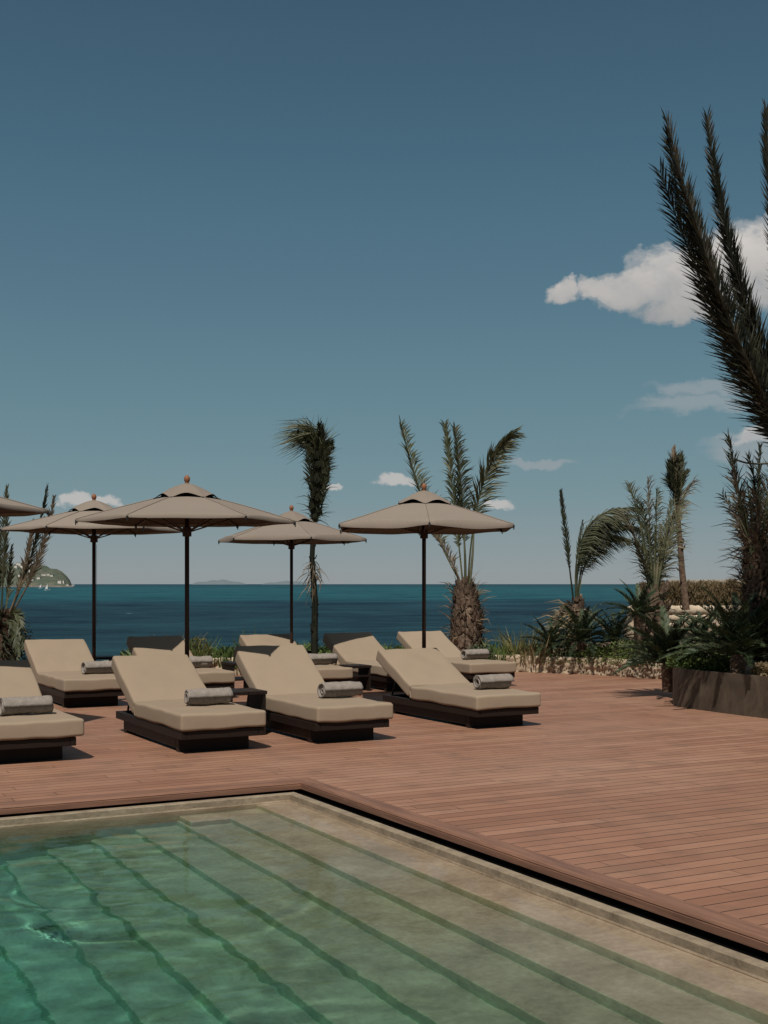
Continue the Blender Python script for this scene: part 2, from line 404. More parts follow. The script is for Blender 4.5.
# headland
DH = 2600; mb = MB(); vs = []; fs = []; nu, nv = 90, 26
def head_h(px):
    if px > 71.5: return 0
    prof = [(-160, 22), (-60, 26), (-20, 24), (10, 20.5), (20, 20), (30, 18.5), (45, 16.5), (55, 14.5), (63, 11), (68, 6.5), (70.5, 3), (71.5, 0)]
    for (a, b), (c, d) in zip(prof, prof[1:]):
        if a <= px <= c: return b + (d-b)*(px-a)/(c-a)
    return 20
def head_pt(px, v):
    prof = sin(min(1, v*1.15)*pi/2)**.8 if v < .8 else 1-.6*(v-.8)/.2
    D = DH + 420*v
    h = ((head_h(px)+.001)/F*DH*1.16 + 7*min(1, head_h(px)/4))*prof
    h *= 1 + .16*noise.noise(Vector((px*.12, v*5, 0)))
    p = at(px*(1) + 0, D, SEA + h*(1.0) + (0 if v > 0 else -2)); return p
for j in range(nv+1):
    for i in range(nu+1):
        px = -160 + 232.5*i/nu; vs.append(head_pt(px, j/nv))
for j in range(nv):
    for i in range(nu): a = j*(nu+1)+i; fs.append((a, a+1, a+nu+2, a+nu+1))
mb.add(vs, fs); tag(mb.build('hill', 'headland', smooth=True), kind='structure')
mb = MB()
for i in range(60):
    px = 2 + 67*random.random(); p = at(px, DH-4, SEA); r = 3+4*random.random()
    mb.box(p.x-r*1.6, p.x+r*1.6, p.y-r, p.y+r, SEA-1, SEA+1+2.5*random.random(), None)
tag(mb.build('shore_rocks', 'shorerock'), kind='structure')
rnd = random.Random(5)
k_ = 0
for (px0, v, hw, st_) in [(16, .42, 9, 2), (19, .50, 12, 3), (23, .46, 10, 2), (26, .52, 13, 3), (31, .50, 9, 3), (34, .47, 11, 3), (29, .34, 8, 2), (24, .30, 7, 1), (44, .30, 12, 1), (48, .31, 12, 1), (52, .28, 8, 1), (32, .12, 10, 1), (39, .16, 8, 1), (60, .08, 9, 2), (63, .10, 8, 2), (68, .04, 6, 1), (12, .30, 8, 2), (20, .18, 7, 1)]:
    hw *= .42; st_ *= .62; p = head_pt(px0, v); g = empty('house', p, FW.angle(Vector((0, 1, 0)))*-1, cat='house', group='pale houses scattered on the far headland',
        label='tiny pale house on the green headland across the sea')
    a = MB(); a.box(-hw, hw, -5, 5, -3, 3.2*st_+1); a.build('wall', 'housewall', g)
    a = MB(); a.box(-hw-.5, hw+.5, -5.5, 5.5, 3.2*st_+1.003, 3.2*st_+1.8); a.build('roof', 'shorerock', g)
# faint islands on the horizon
for (pa, pb, hh, nm) in ((192, 246, 4.2, 0), (262, 318, 3.0, 1)):
    mb = MB(); vs = []; fs = []; N = 40; D = 16000
    for i in range(N+1):
        u = i/N; px = pa+(pb-pa)*u; h = hh/F*D*(sin(pi*u)**.7)*(1+.4*noise.noise(Vector((u*6, nm, 0))))
        vs += [at(px, D, SEA-20), at(px, D+400, SEA+h+4), at(px, D+1500, SEA-20)]
    for i in range(N): a = 3*i; fs += [(a, a+3, a+4, a+1), (a+1, a+4, a+5, a+2)]
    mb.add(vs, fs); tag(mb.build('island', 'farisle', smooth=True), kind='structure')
# boats
m, t = newmat('hullwhite'); t.out(t.pri((.75, .75, .73), .5)); M['hullwhite'] = m
for (px, py, L, lab) in ((41, 588.6, 6, 'small white sailing boat off the headland, nearer to its rocky tip'), (47.5, 590.5, 5.5, 'small white sailing boat off the headland, lower and further right'),
                         (73.5, 585.6, 24, 'white motor boat passing the tip of the headland')):
    p = onz(px, py, SEA); sail = L < 15
    g = empty('sailing_boat' if sail else 'motor_boat', p, 0.2, lab, 'boat')
    a = MB(); a.add([(-L/2, -1.3, 1.2), (L*.3, -1.3, 1.2), (L/2, 0, 1.5), (L*.3, 1.3, 1.2), (-L/2, 1.3, 1.2), (-L*.45, -.8, -.2), (L*.3, -.7, -.2), (L*.42, 0, -.2), (L*.3, .7, -.2), (-L*.45, .8, -.2)],
        [(0, 1, 2, 3, 4), (5, 9, 8, 7, 6), (0, 5, 6, 1), (1, 6, 7, 2), (2, 7, 8, 3), (3, 8, 9, 4), (4, 9, 5, 0)]); a.build('hull', 'hullwhite', g)
    if sail:
        a = MB(); a.tube([(0, 0, 1), (0, 0, 6.4)], .10, 6); a.build('mast', 'hullwhite', g)
        a = MB(); a.add([(-.2, 0, 1.8), (-.2, 0, 6.0), (-2.4, .3, 2.0)], [(0, 1, 2)]); a.build('sail', 'hullwhite', g)
    else:
        a = MB(); a.box(-L*.3, L*.15, -1, 1, 1.2, 3.6); a.build('cabin', 'hullwhite', g)

# ------------------------------------------------------------------ garden wall of field stones
def along(pts, step):
    out = []; 
    for (a, b), (c, d) in zip(pts, pts[1:]):
        L = sqrt((c-a)**2+(d-b)**2); n = max(1, int(L/step))
        for i in range(n): out.append((a+(c-a)*i/n, b+(d-b)*i/n, (c-a)/L, (d-b)/L))
    return out
def lump(mb, p, s, seed, sub=2):
    vs, fs = ICO; off = Vector((seed*3.1, seed*1.7, 0))
    out = []
    for v in vs:
        q = Vector((abs(v.x)**.7*(1 if v.x > 0 else -1), abs(v.y)**.7*(1 if v.y > 0 else -1), abs(v.z)**.7*(1 if v.z > 0 else -1)))
        q *= 1 + .25*noise.noise(v*1.6+off)
        out.append(Vector(p) + Vector((q.x*s[0], q.y*s[1], q.z*s[2])))
    mb.add(out, fs)
import bmesh
bm = bmesh.new(); bmesh.ops.create_icosphere(bm, subdivisions=2, radius=1)
ICO = ([v.co.copy() for v in bm.verts], [tuple(v.index for v in f.verts) for f in bm.faces]); bm.free()
g = empty('garden_wall', (10, 18.75, 0), 0, 'low rough stone retaining wall curving along the far edge of the deck', 'wall')
mb = MB(); cap = MB(); inv_g = Vector((-10, -18.75, 0)); core = MB()
sp = along([p for p in WPTS if p[0] >= -1 or p[0] == -18][1:], .17)
fine = along([p for p in WPTS if p[0] >= 5 or p[0] == -18][1:], .026); vs = []; fs = []; NZ = 20; dist = 0
for i, (x, y, tx, ty) in enumerate(fine):
    dist += .026
    for j in range(NZ+1):
        if j <= 11: z, o_ = .27*j/11, .02
        else: z, o_ = .27, .02-.38*(j-11)/(NZ-11)
        q = Vector((dist*5.5, z*9.5, (.02-o_)*6)); d_, _ = noise.voronoi(q + Vector((.35*noise.noise(q*1.3), .35*noise.noise(q*1.3+Vector((9, 0, 0))), 0)))
        k = min(1, (d_[1]-d_[0])*2.6); h = .045*k**.6 + .020*noise.noise(q*1.1) + .012*noise.noise(q*4)
        if j <= 11: e = min(1, (11-j)/1.5+.25); w_ = o_ - .03 + h*e*(.55 if j == 11 else 1); zz_ = z + (.010*noise.noise(q*2) if j > 9 else 0)
        else: w_ = o_; zz_ = z + .012*noise.noise(q*1.5) + .30*(h-.03) 
        vs.append(Vector((x+ty*w_, y-tx*w_, zz_)) + inv_g)
n_ = NZ+1
face = MB()
face.add(vs, [(i*n_+j, (i+1)*n_+j, (i+1)*n_+j+1, i*n_+j+1) for i in range(len(fine)-1) for j in range(11)])
top = MB(); top.add(vs, [(i*n_+j, (i+1)*n_+j, (i+1)*n_+j+1, i*n_+j+1) for i in range(len(fine)-1) for j in range(11, NZ)])
face.build('stone_face', 'fieldstone', g, True); top.build('coping', 'wallcap', g, True)
for i in range(len(sp)-1):
    x, y, tx, ty = sp[i]; x2, y2, tx2, ty2 = sp[i+1]
    q = [(x-.06*ty, y+.06*tx, 0), (x2-.06*ty2, y2+.06*tx2, 0), (x2-ty2*.32, y2+tx2*.32, 0), (x-ty*.32, y+tx*.32, 0)]
    q = [Vector(v)+inv_g for v in q]
    core.add(q+[v+Vector((0, 0, .225)) for v in q], [(4, 5, 6, 7), (0, 1, 5, 4), (2, 3, 7, 6)])
core.build('core', 'fieldstone', g)

# ------------------------------------------------------------------ loungers
LW = .82
def lounger(x, y, ang, cdx=0.0, label='', rise=0):
    g = empty('sun_lounger', (x, y, 0), 0, label, 'sun lounger', 'sun loungers in two rows on the deck')
    fw0, fw1 = .02, LW-.02; FL = 2.06
    a = MB()  # frame
    a.box(fw0, fw0+.05, 0.03, FL, .13, .205); a.box(fw1-.05, fw1, 0.03, FL, .13, .205)
    a.box(fw0+.052, fw1-.052, 0.03, .08, .13, .205); a.box(fw0+.052, fw1-.052, FL-.05, FL, .13, .205)
    for i in range(9): a.box(fw0+.052, fw1-.052, .12+i*.14, .12+i*.14+.09, .165, .198)
    a.build('frame', 'espresso', g, bevel=.005)
    a = MB(); a.box(.06, LW-.09, .22, .30, 0, .128); a.box(.06, LW-.09, 1.84, 1.92, 0, .128)
    a.box(.06, .13, .302, 1.838, .03, .128); a.box(LW-.16, LW-.09, .302, 1.838, .03, .128)
    a.build('plinth', 'espresso', g, bevel=.004)
    hy = 1.40
    mt = Matrix.Translation((0, hy+.02, .215)) @ Matrix.Rotation(ang, 4, 'X')
    a = MB()
    for i in range(6): a.box(.06, LW-.06, .02+i*.14, .02+i*.14+.10, -.022, .0, mt)
    a.box(.08, .12, .0, .84, -.05, -.0225, mt); a.box(LW-.12, LW-.08, .0, .84, -.05, -.0225, mt)
    a.build('back_support', 'espresso', g)
    pr = mt @ Vector((0, .55, -.05))
    for xx_ in (.14, LW-.14):
        a = MB(); a.tube([(xx_, pr.y, pr.z), (xx_, pr.y+.12, .17)], .012, 6); a.build('prop', 'blackmetal', g)
    a = MB(); rbox(a, LW/2+cdx, hy/2-.006, .282, LW-.01, hy-.012, .15, .025, 14, .004, None, .011, x*3)
    a.build('seat_cushion', 'cushion', g, True)
    a = MB(); rbox(a, LW/2+cdx, .458, .075, LW-.01, .87, .147, .025, 12, .005, mt, .012, x*5)
    a.build('back_cushion', 'cushion', g, True)
    for xx_ in (.012+cdx, LW-.012+cdx):
        a = MB(); a.tube([(xx_, hy-.02, .225), (xx_+.008, hy+.004, .27), (xx_, hy+.018, .31)], .009, 5); a.build('tie', 'cushion', g)
    return g
D2 = radians
FR = [('front', 'A', 1.88, 10.42, 27, .05, 'beige cushioned sun lounger at the left edge of the photo, front row'),
      ('front', 'B', 3.56, 10.33, 28, 0, 'beige cushioned sun lounger of the front row, second from the left, beneath the largest parasol'),
      ('front', 'M', 4.87, 10.36, 34, .02, 'front row sun lounger with steepest backrest, half shaded, beside the black side table'),
      ('front', 'C', 6.83, 10.66, 26, 0, 'sun lounger at the right end of the front row, backrest before the parasol pole'),
      ('rear', 'R0', 3.64, 14.80, 27, 0, 'leftmost sun lounger of the rear row, its backrest fully sunlit'),
      ('rear', 'R1', 5.16, 15.15, 27, 0, 'rear row sun lounger second from left, its backrest shaded across the top'),
      ('rear', 'R2', 6.84, 15.05, 27, 0, 'rear row sun lounger mostly hidden behind the half shaded front lounger'),
      ('rear', 'R3', 8.18, 14.95, 27, 0, 'rear row sun lounger with no towel, shade across the top of its backrest'),
      ('rear', 'R4', 9.50, 15.00, 27, 0, 'rightmost sun lounger of the rear row, in front of the stout palm trunk')]
for (_, k_, x, y, an, dx, lab) in FR: lounger(x, y, radians(an), dx, lab)

# towels
def towel(x, y, z, rz, label, seed):
    rr = random.Random(seed); L = .43; N = 84; turns = 3.4
    inn = []; outr = []
    for i in range(N+1):
        u = i/N; th = 2*pi*turns*u + .6; r = .014 + .062*u; tk = .0150
        sq = .93
        inn.append((r*cos(th), r*sin(th)*sq)); outr.append(((r+tk)*cos(th), (r+tk)*sin(th)*sq))
    ring = outr + inn[::-1]; n = len(ring); K = 16; vs = []; fs = []
    for k in range(K+1):
        xk = -L/2 + L*k/K
        for q, (a, b) in enumerate(ring):
            u = (q if q <= N else 2*N+1-q)/N
            e = (1 if k == K else -1 if k == 0 else 0)*(.012*sin(u*9+seed) - .018*(1-u))
            s = 1 + .13*noise.noise(Vector((xk*8, seed, u*2))) + .09*noise.noise(Vector((xk*25, seed+a*40, b*40)))
            vs.append((xk+e, a*s, b*s))
    for k in range(K):
        for q in range(n): fs.append((k*n+q, k*n+(q+1) % n, (k+1)*n+(q+1) % n, (k+1)*n+q))
    for q in range(N):
        i0, i1 = q, q+1; j0, j1 = n-1-q, n-2-q
        fs.append((i0, j0, j1, i1)); o_ = K*n; fs.append((o_+i0, o_+i1, o_+j1, o_+j0))
    mb = MB(); mb.add(vs, fs); o = mb.build('rolled_towel', 'towel', None, True)
    o.location = (x, y, z); o.rotation_euler.z = rz
    tag(o, label, 'towel', 'grey towels rolled up on the loungers')
TZ = .357+.082
for i, (x, y, r, lab) in enumerate([(2.37, 10.95, .02, 'rolled grey towel on the lounger at the left edge of the photo'),
    (4.06, 11.00, .0, 'rolled grey towel on the front row lounger under the largest parasol'),
    (5.50, 11.10, .03, 'rolled grey towel on the half shaded front row lounger by the black side table'),
    (7.40, 11.22, .04, 'rolled grey towel on the lounger at the right end of the front row'),
    (4.28, 15.50, .05, 'rolled grey towel on the leftmost lounger of the rear row'),
    (5.72, 15.95, .0, 'rolled towel on the second lounger from the left in the rear row'),
    (7.50, 15.75, .02, 'rolled pale towel on the rear lounger behind the half shaded one'),
    (10.05, 15.72, .05, 'rolled grey towel on the rightmost lounger of the rear row')]):
    towel(x, y, TZ, r, lab, i*3+1)

# side tables
def side_table(x, y, lab, w=.42, d=.42, h=.44):
    g = empty('side_table', (x, y, 0), 0, lab, 'side table', 'black side tables between the loungers')
    a = MB()
    for i in range(4): a.box(-w/2+i*w/4+.002, -w/2+(i+1)*w/4-.002, -d/2, d/2, h-.035, h)
    a.build('tabletop', 'espresso', g, bevel=.003)
    for x0_ in (-w/2+.012, w/2-.037):
        a = MB(); a.box(x0_, x0_+.025, -d/2+.012, d/2-.012, .0, h-.038); a.build('side_panel', 'espresso', g)
    a = MB(); a.box(-w/2+.039, w/2-.039, -d/2+.02, d/2-.02, .20, .225); a.build('shelf', 'espresso', g)
side_table(4.61, 11.55, 'black side table between the two middle loungers of the front row', .40)
side_table(4.86, 17.9, 'black side table behind the rear row near the leftmost parasol pole', .6)
side_table(7.91, 15.5, 'black side table in the middle of the rear row near the towel', .34, .36, .36)
side_table(8.05, 18.0, 'black side table behind the rear row near the thin bundled palm', .5)
side_table(6.24, 15.7, 'black side table beside the second rear lounger, near the big parasol pole', .36)

# ------------------------------------------------------------------ parasols
def parasol(x, y, rot, label, R=1.25, sag=.012, zr=2.232, seed=1, cord=False, hem=.045, hsag=.0):
    g = empty('parasol', (x, y, 0), rot, label, 'parasol', 'taupe hexagonal parasols over the loungers')
    a = MB(); a.box(-.30, .30, -.30, .30, 0, .06); a.build('base_plate', 'blackmetal', g, bevel=.006)
    a = MB(); a.tube([(0, 0, .06), (0, 0, 2.45)], .026, 14); a.build('pole', 'pole', g, True)
    a = MB(); a.lathe([(.032, .0605), (.036, .07), (.036, .30), (.030, .31)], 14); a.build('sleeve', 'blackmetal', g)
    zi = 2.50; ri = .20
    def cpt(r01, th, rr=None):
        # r01 0..1 from inner ring to rim; th angle; six ribs at k*60 deg
        s = (th/(pi/3)) % 1.0; edge = cos(pi/6)/cos((s-.5)*pi/3)           # straight hexagon side
        e = 4*s*(1-s); r = ri + (R*edge - ri)*r01
        zz = zi + (zr - zi)*(r01**1.06) 
        zz += sag*e*(r01**3) - .012*e*sin(pi*r01)
        r -= sag*.8*e*r01**3
        zz += .012*noise.noise(Vector((r*cos(th)*2.2+seed*7, r*sin(th)*2.2, seed)))*r01
        return Vector((r*cos(th), r*sin(th), zz))
    NA, NR = 72, 14
    vs = [cpt(j/NR, 2*pi*i/NA) for j in range(NR+1) for i in range(NA)]
    fs = [(j*NA+i, j*NA+(i+1) % NA, (j+1)*NA+(i+1) % NA, (j+1)*NA+i) for j in range(NR) for i in range(NA)]
    # turned-down hem
    o_ = len(vs)
    for i in range(NA):
        p = cpt(1, 2*pi*i/NA); e_ = (i % (NA//6))/(NA//6); e_ = 4*e_*(1-e_); vs.append(p*(1-.004) + Vector((0, 0, p.z*.004-hem*.55-hem*.45*e_-hsag*e_)))
    fs += [(NR*NA+i, NR*NA+(i+1) % NA, o_+(i+1) % NA, o_+i) for i in range(NA)]
    a = MB(); a.add(vs, fs); can = a.build('canopy', 'canopy', g, True)
    a = MB(); a.add([Vector(p)*.998-Vector((0, 0, .006)) for p in vs[:o_]], [f for f in fs if max(f) < o_]); a.build('underside_shade', 'underside_shade', can, True)  # sheet added below the canopy, with the underside's shade in its colour
    a = MB()
    for k in range(6):
        th = k*pi/3
        a.tube([cpt(j/10, th)+Vector((0, 0, .004)) for j in range(11)], .005, 4)
    a.build('seam', 'canopy', can)
    # vent cap: scalloped between ribs
    NA = 96; NR = 8; vs = []; fs = []
    def kpt(u, th):
        s = (th/(pi/3)) % 1.0; e = 4*s*(1-s); edge = cos(pi/6)/cos((s-.5)*pi/3)
        r = .375*edge*u; z = 2.635 - .172*u**1.6 + .046*(e**1.5)*u**5
        z += .010*noise.noise(Vector((r*cos(th)*9+seed, r*sin(th)*9, seed+3)))*u
        return Vector((r*cos(th), r*sin(th), z))
    for j in range(NR+1):
        for i in range(NA): vs.append(kpt(max(.03, j/NR), 2*pi*i/NA))
    fs = [(j*NA+i, j*NA+(i+1) % NA, (j+1)*NA+(i+1) % NA, (j+1)*NA+i) for j in range(NR) for i in range(NA)]
    a = MB(); a.add(vs, fs); cp = a.build('vent_cap', 'cap', g, True)
    a = MB()     # black mesh closing the vent
    vs = []; 
    for i in range(48):
        th = 2*pi*i/48; p = kpt(.72, th); vs.append((p.x, p.y, p.z-.006)); q = cpt(.10, th); vs.append((q.x, q.y, q.z+.006))
    a.add(vs, [(2*i, 2*((i+1) % 48), 2*((i+1) % 48)+1, 2*i+1) for i in range(48)]); a.build('vent_mesh', 'pitch', g)
    for k in range(6):
        th = k*pi/3; p = kpt(1.0, th)
        a = MB(); c_ = Matrix.Translation(p+Vector((0, 0, -.006))) @ Matrix.Rotation(th, 4, 'Z')
        a.box(-.022, .006, -.020, .020, -.020, .008, c_); a.build('cap_pocket', 'pitch', g)
    a = MB(); a.lathe([(.010, 2.615), (.030, 2.633), (.020, 2.642), (.024, 2.648), (.033, 2.662), (.036, 2.680), (.033, 2.698), (.021, 2.714), (.006, 2.724)], 16)
    a.build('finial', 'knob', g, True)
    a = MB(); a.lathe([(.030, 2.36), (.052, 2.365), (.052, 2.44), (.030, 2.445)], 14); a.build('top_hub', 'pole', g)
    a = MB(); a.lathe([(.030, 2.05), (.052, 2.055), (.052, 2.15), (.030, 2.155)], 14); a.build('sliding_hub', 'pole', g)
    for k in range(6):
        th = k*pi/3; d = Vector((cos(th), sin(th), 0))
        a = MB(); p0 = d*.05+Vector((0, 0, 2.40)); p1 = cpt(.55, th)+Vector((0, 0, -.028)); p2 = cpt(.985, th)+Vector((0, 0, -.024))
        a.tube([p0, cpt(.28, th)+Vector((0, 0, -.03)), p1, p2], .011, 6); rb = a.build('rib', 'pole', g)
        a = MB(); a.tube([d*.05+Vector((0, 0, 2.11)), p1], .009, 6); a.build('strut', 'pole', rb)
        pe = cpt(1, th); a = MB(); c_ = Matrix.Translation(pe) @ Matrix.Rotation(th, 4, 'Z')
        a.box(-.026, .004, -.011, .011, -.042, -.006, c_); a.box(-.010, .002, -.006, .006, -.062, -.0425, c_); a.build('rib_pocket', 'blackmetal', rb, bevel=.003)
    if cord:
        a = MB(); a.tube([(-.05, -.01, 2.02), (-.055, -.012, 1.2), (-.05, -.01, .9)], .003, 4); a.build('cord', 'canopy', g)
    return g
def umb(px, D, look, label, **k):
    p = at(px, D, 0); a = atan2(p.y, p.x); s_ = k.pop('s', 1); sz = k.pop('sz', 1)
    g = parasol(p.x, p.y, look + a, label, **k); g.scale = (s_, s_, sz); return g
# look: angle of the ribs relative to the line of sight (0: a corner toward the camera, 30 deg: a flat side)
umb(187, 13.2, radians(30), 'largest looking taupe parasol, its pole rising between the two left front loungers', seed=1, s=.93, sz=.978)
umb(424, 15.0, radians(3), 'rightmost taupe parasol, standing by the lounger at the right end', seed=2, sag=.035, cord=True, s=.945, zr=2.195, hem=.06, hsag=.035)
umb(94, 17.3, radians(31), 'taupe parasol second from left, partly behind the largest one, over the rear row', seed=3, cord=True, sz=1.015)
umb(291.5, 18.5, radians(14), 'taupe parasol of the rear row beside the thin bundled palm', seed=4, sag=.045, s=.92, sz=.985, zr=2.20, hem=.06, hsag=.03)
umb(-84, 12.0, radians(27), 'parasol cut off by the left edge of the photo, only one corner showing', seed=5)

# ------------------------------------------------------------------ planting
def bez(p0, p1, p2, n):
    return [(p0*(1-u)*(1-u) + p1*2*u*(1-u) + p2*u*u) for u in [i/n for i in range(n+1)]]
def frond_into(mb, path, nl, ll, lw, face, open_=50, start=.15, wind=Vector((0, 0, 0)), rnd=random, rach=.018, droop=.15, vee=.25, taper=.35, rag=.12):
    n = len(path)-1
    mb.tube(path, [rach*(1-.85*i/n) for i in range(n+1)], 5)
    vs = []; fs = []
    for i in range(nl):
        u = start + (1-start)*(i/nl)**.92; f = u*n; k = min(n-1, int(f)); p = path[k].lerp(path[k+1], f-k)
        tg = (path[k+1]-path[k]).normalized(); nr = (face - tg*face.dot(tg)).normalized(); sd = tg.cross(nr)
        w = (u-start)/(1-start); prof = min(1, .35+w*4)*(1-(1-taper)*w**2.2)
        for s in (-1, 1):
            if rnd.random() < .05: continue
            an = radians(open_*(1-.45*w) + rnd.uniform(-10, 10)); L = ll*prof*rnd.uniform(1-rag*2, 1+rag)
            d = (tg*cos(an) + sd*s*sin(an) + nr*(vee+rnd.uniform(-.25, .25))*sin(an) + wind).normalized()
            q0 = p; q1 = p + d*L*.5; d2 = (d + wind*.8 + Vector((0, 0, -droop*rnd.uniform(.4, 1.6)))).normalized(); q2 = q1 + d2*L*.5
            sw = d.cross(nr if rnd.random() < .5 else (nr*.4+sd*rnd.uniform(-.8, .8)).normalized())
            if sw.length < .1: sw = d.cross(Vector((.3, .2, 1)))
            sw = sw.normalized()*lw*.5; o = len(vs)
            vs += [q0-sw*.5, q0+sw*.5, q1-sw, q1+sw, q2-sw*.12, q2+sw*.12]
            fs += [(o, o+1, o+3, o+2), (o+2, o+3, o+5, o+4)]
    mb.add(vs, fs)
CAMV = lambda p: (Vector((0, 0, H)) - p).normalized()
def frond(parent, a, b, bow, nl, ll, lw, mat, seed, segs=14, turn=0, **k):
    """a, b: base and tip; bow: offset of the middle control point"""
    rr = random.Random(seed); path = bez(a, (a+b)/2 + bow, b, segs)
    org = parent.location; path = [p - org for p in path]
    fc = CAMV(a); tg = (b-a).normalized(); fc = Matrix.Rotation(turn, 3, tg) @ fc
    mb = MB(); frond_into(mb, path, nl, ll, lw, fc, rnd=rr, **k)
    return mb.build('frond', mat, parent)
def trunk(parent, pts, rad, mat, scales=0, sl=.12, seed=0, name='trunk'):
    """trunk with overlapping leaf-base boots"""
    rr = random.Random(seed); mb = MB(); org = parent.location; pts = [Vector(p)-org for p in pts]; n = len(pts)-1
    mb.tube(pts, rad, 12)
    for i in range(scales):
        u = rr.random(); f = u*n; k = min(n-1, int(f)); p = pts[k].lerp(pts[k+1], f-k); r = rad[k]+(rad[k+1]-rad[k])*(f-k)
        th = rr.uniform(0, 2*pi); d = Vector((cos(th), sin(th), 0)); sd = Vector((-sin(th), cos(th), 0)); L = sl*rr.uniform(.6, 1.5); w = L*rr.uniform(.22, .4)
        q = p + d*r*.85; tip = q + d*L*rr.uniform(.35, .75) + Vector((0, 0, L*rr.uniform(.5, 1.0)))
        mid = (q+tip)/2 + Vector((0, 0, -.12*L)) + d*L*.1
        mb.add([q-sd*w, q+sd*w, mid+sd*w*.8, mid-sd*w*.8, tip+sd*w*.45, tip-sd*w*.45, q-Vector((0, 0, L*.25)), mid-Vector((0, 0, L*.22))],
               [(0, 1, 2, 3), (3, 2, 4, 5), (0, 3, 7, 6), (1, 6, 7, 2), (7, 3, 5), (7, 4, 2), (7, 5, 4)])
    return mb.build(name, mat, parent)
def fibres(parent, pts, spread, L, count, mat, seed, wind=Vector((0, 0, 0)), w=.012, name='dead_leaves', up=.3):
    rr = random.Random(seed); mb = MB(); org = parent.location; n = len(pts)-1; vs = []; fs = []
    for i in range(count):
        f = rr.random()*n; k = min(n-1, int(f)); p = Vector(pts[k]).lerp(Vector(pts[k+1]), f-k) - org
        d = Vector((rr.gauss(0, 1), rr.gauss(0, 1), rr.gauss(up, .8))).normalized(); q = p + d*spread*rr.random()
        d1 = (d + wind + Vector((0, 0, up))).normalized(); l = L*rr.uniform(.4, 1.3); q1 = q + d1*l*.5
        q2 = q1 + (d1 + wind*1.2 + Vector((0, 0, -.5)) + Vector((rr.gauss(0, .3), rr.gauss(0, .3), 0))).normalized()*l*.5
        s = d1.cross(Vector((rr.gauss(0, 1), rr.gauss(0, 1), rr.gauss(0, 1)))).normalized()*w*.5; o = len(vs)
        vs += [q-s, q+s, q1-s, q1+s, q2-s*.2, q2+s*.2]; fs += [(o, o+1, o+3, o+2), (o+2, o+3, o+5, o+4)]
    mb.add(vs, fs); return mb.build(name, mat, parent)
def pal(px, D, z, name, label, group='date palms planted along the terrace'):
    p = at(px, D, z); return empty(name, p, 0, label, 'palm tree', group)
def A_(px, py, D): return at(px, D, py=py)
R3 = lambda a, b, c=0: RT*a + Vector((0, 0, b)) + FW*c

# P1 bundled thin palm
g = pal(314, 21.5, .1, 'palm_tree', 'thin dark palm with its fronds bundled upright and tip blown to the left')
trunk(g, [A_(314, 668, 21.5), A_(315, 600, 21.5), A_(312, 560, 21.5), A_(314, 515, 21.5)], [.065, .055, .045, .045], 'palmblack', 40, .06, 1)
sp_ = [A_(315, 522, 21.5), A_(317, 490, 21.5), A_(319, 465, 21.5), A_(318, 446, 21.5)]
trunk(g, sp_, [.05, .085, .09, .05], 'palmdark', 120, .14, 2, 'leaf_bundle')
fibres(g, sp_, .12, .26, 420, 'palmdark', 3, R3(.15, 0), .014, 'frond_tips', .5)
fibres(g, [A_(318, 460, 21.5), A_(317, 440, 21.5)], .14, .34, 300, 'palmleaf', 4, R3(-.1, .3), .016, 'windblown_crown', .5)
fibres(g, [A_(314, 430, 21.5), A_(309, 436, 21.5)], .10, .55, 240, 'palmpale', 5, R3(-1.3, -.15), .014, 'windblown_crown', .0)
for i in range(9):
    r_ = random.Random(60+i); x0 = 315+r_.uniform(-2, 3); x1 = 319+r_.uniform(-9, 11)
    frond(g, A_(x0, 522-6*i, 21.5), A_(x1, 436+r_.uniform(-6, 22), 21.5+r_.uniform(-.15, .15)), R3(r_.uniform(-.02, .16), 0), 56, .26, .015, ['palmdark', 'palmleaf', 'palmdark'][i % 3], 600+i, turn=r_.uniform(-1.2, 1.2), open_=28, rag=.35, droop=.3)
fibres(g, [A_(314, 560, 21.5), A_(313, 590, 21.5)], .12, .28, 80, 'palmdry', 6, R3(0, -.6), .014, 'dead_leaves', -.3)
for i, (bx, by, tx, ty, bw) in enumerate([(315, 515, 328, 468, .1), (315, 505, 308, 446, -.05), (316, 500, 324, 442, .12), (316, 470, 320, 424, .1), (314, 455, 298, 434, -.1), (316, 450, 331, 446, .15)]):
    frond(g, A_(bx, by, 21.5), A_(tx, ty, 21.3), R3(bw, .1), 46, .22, .02, 'palmdark', 30+i, turn=random.uniform(-.7, .7), open_=38)

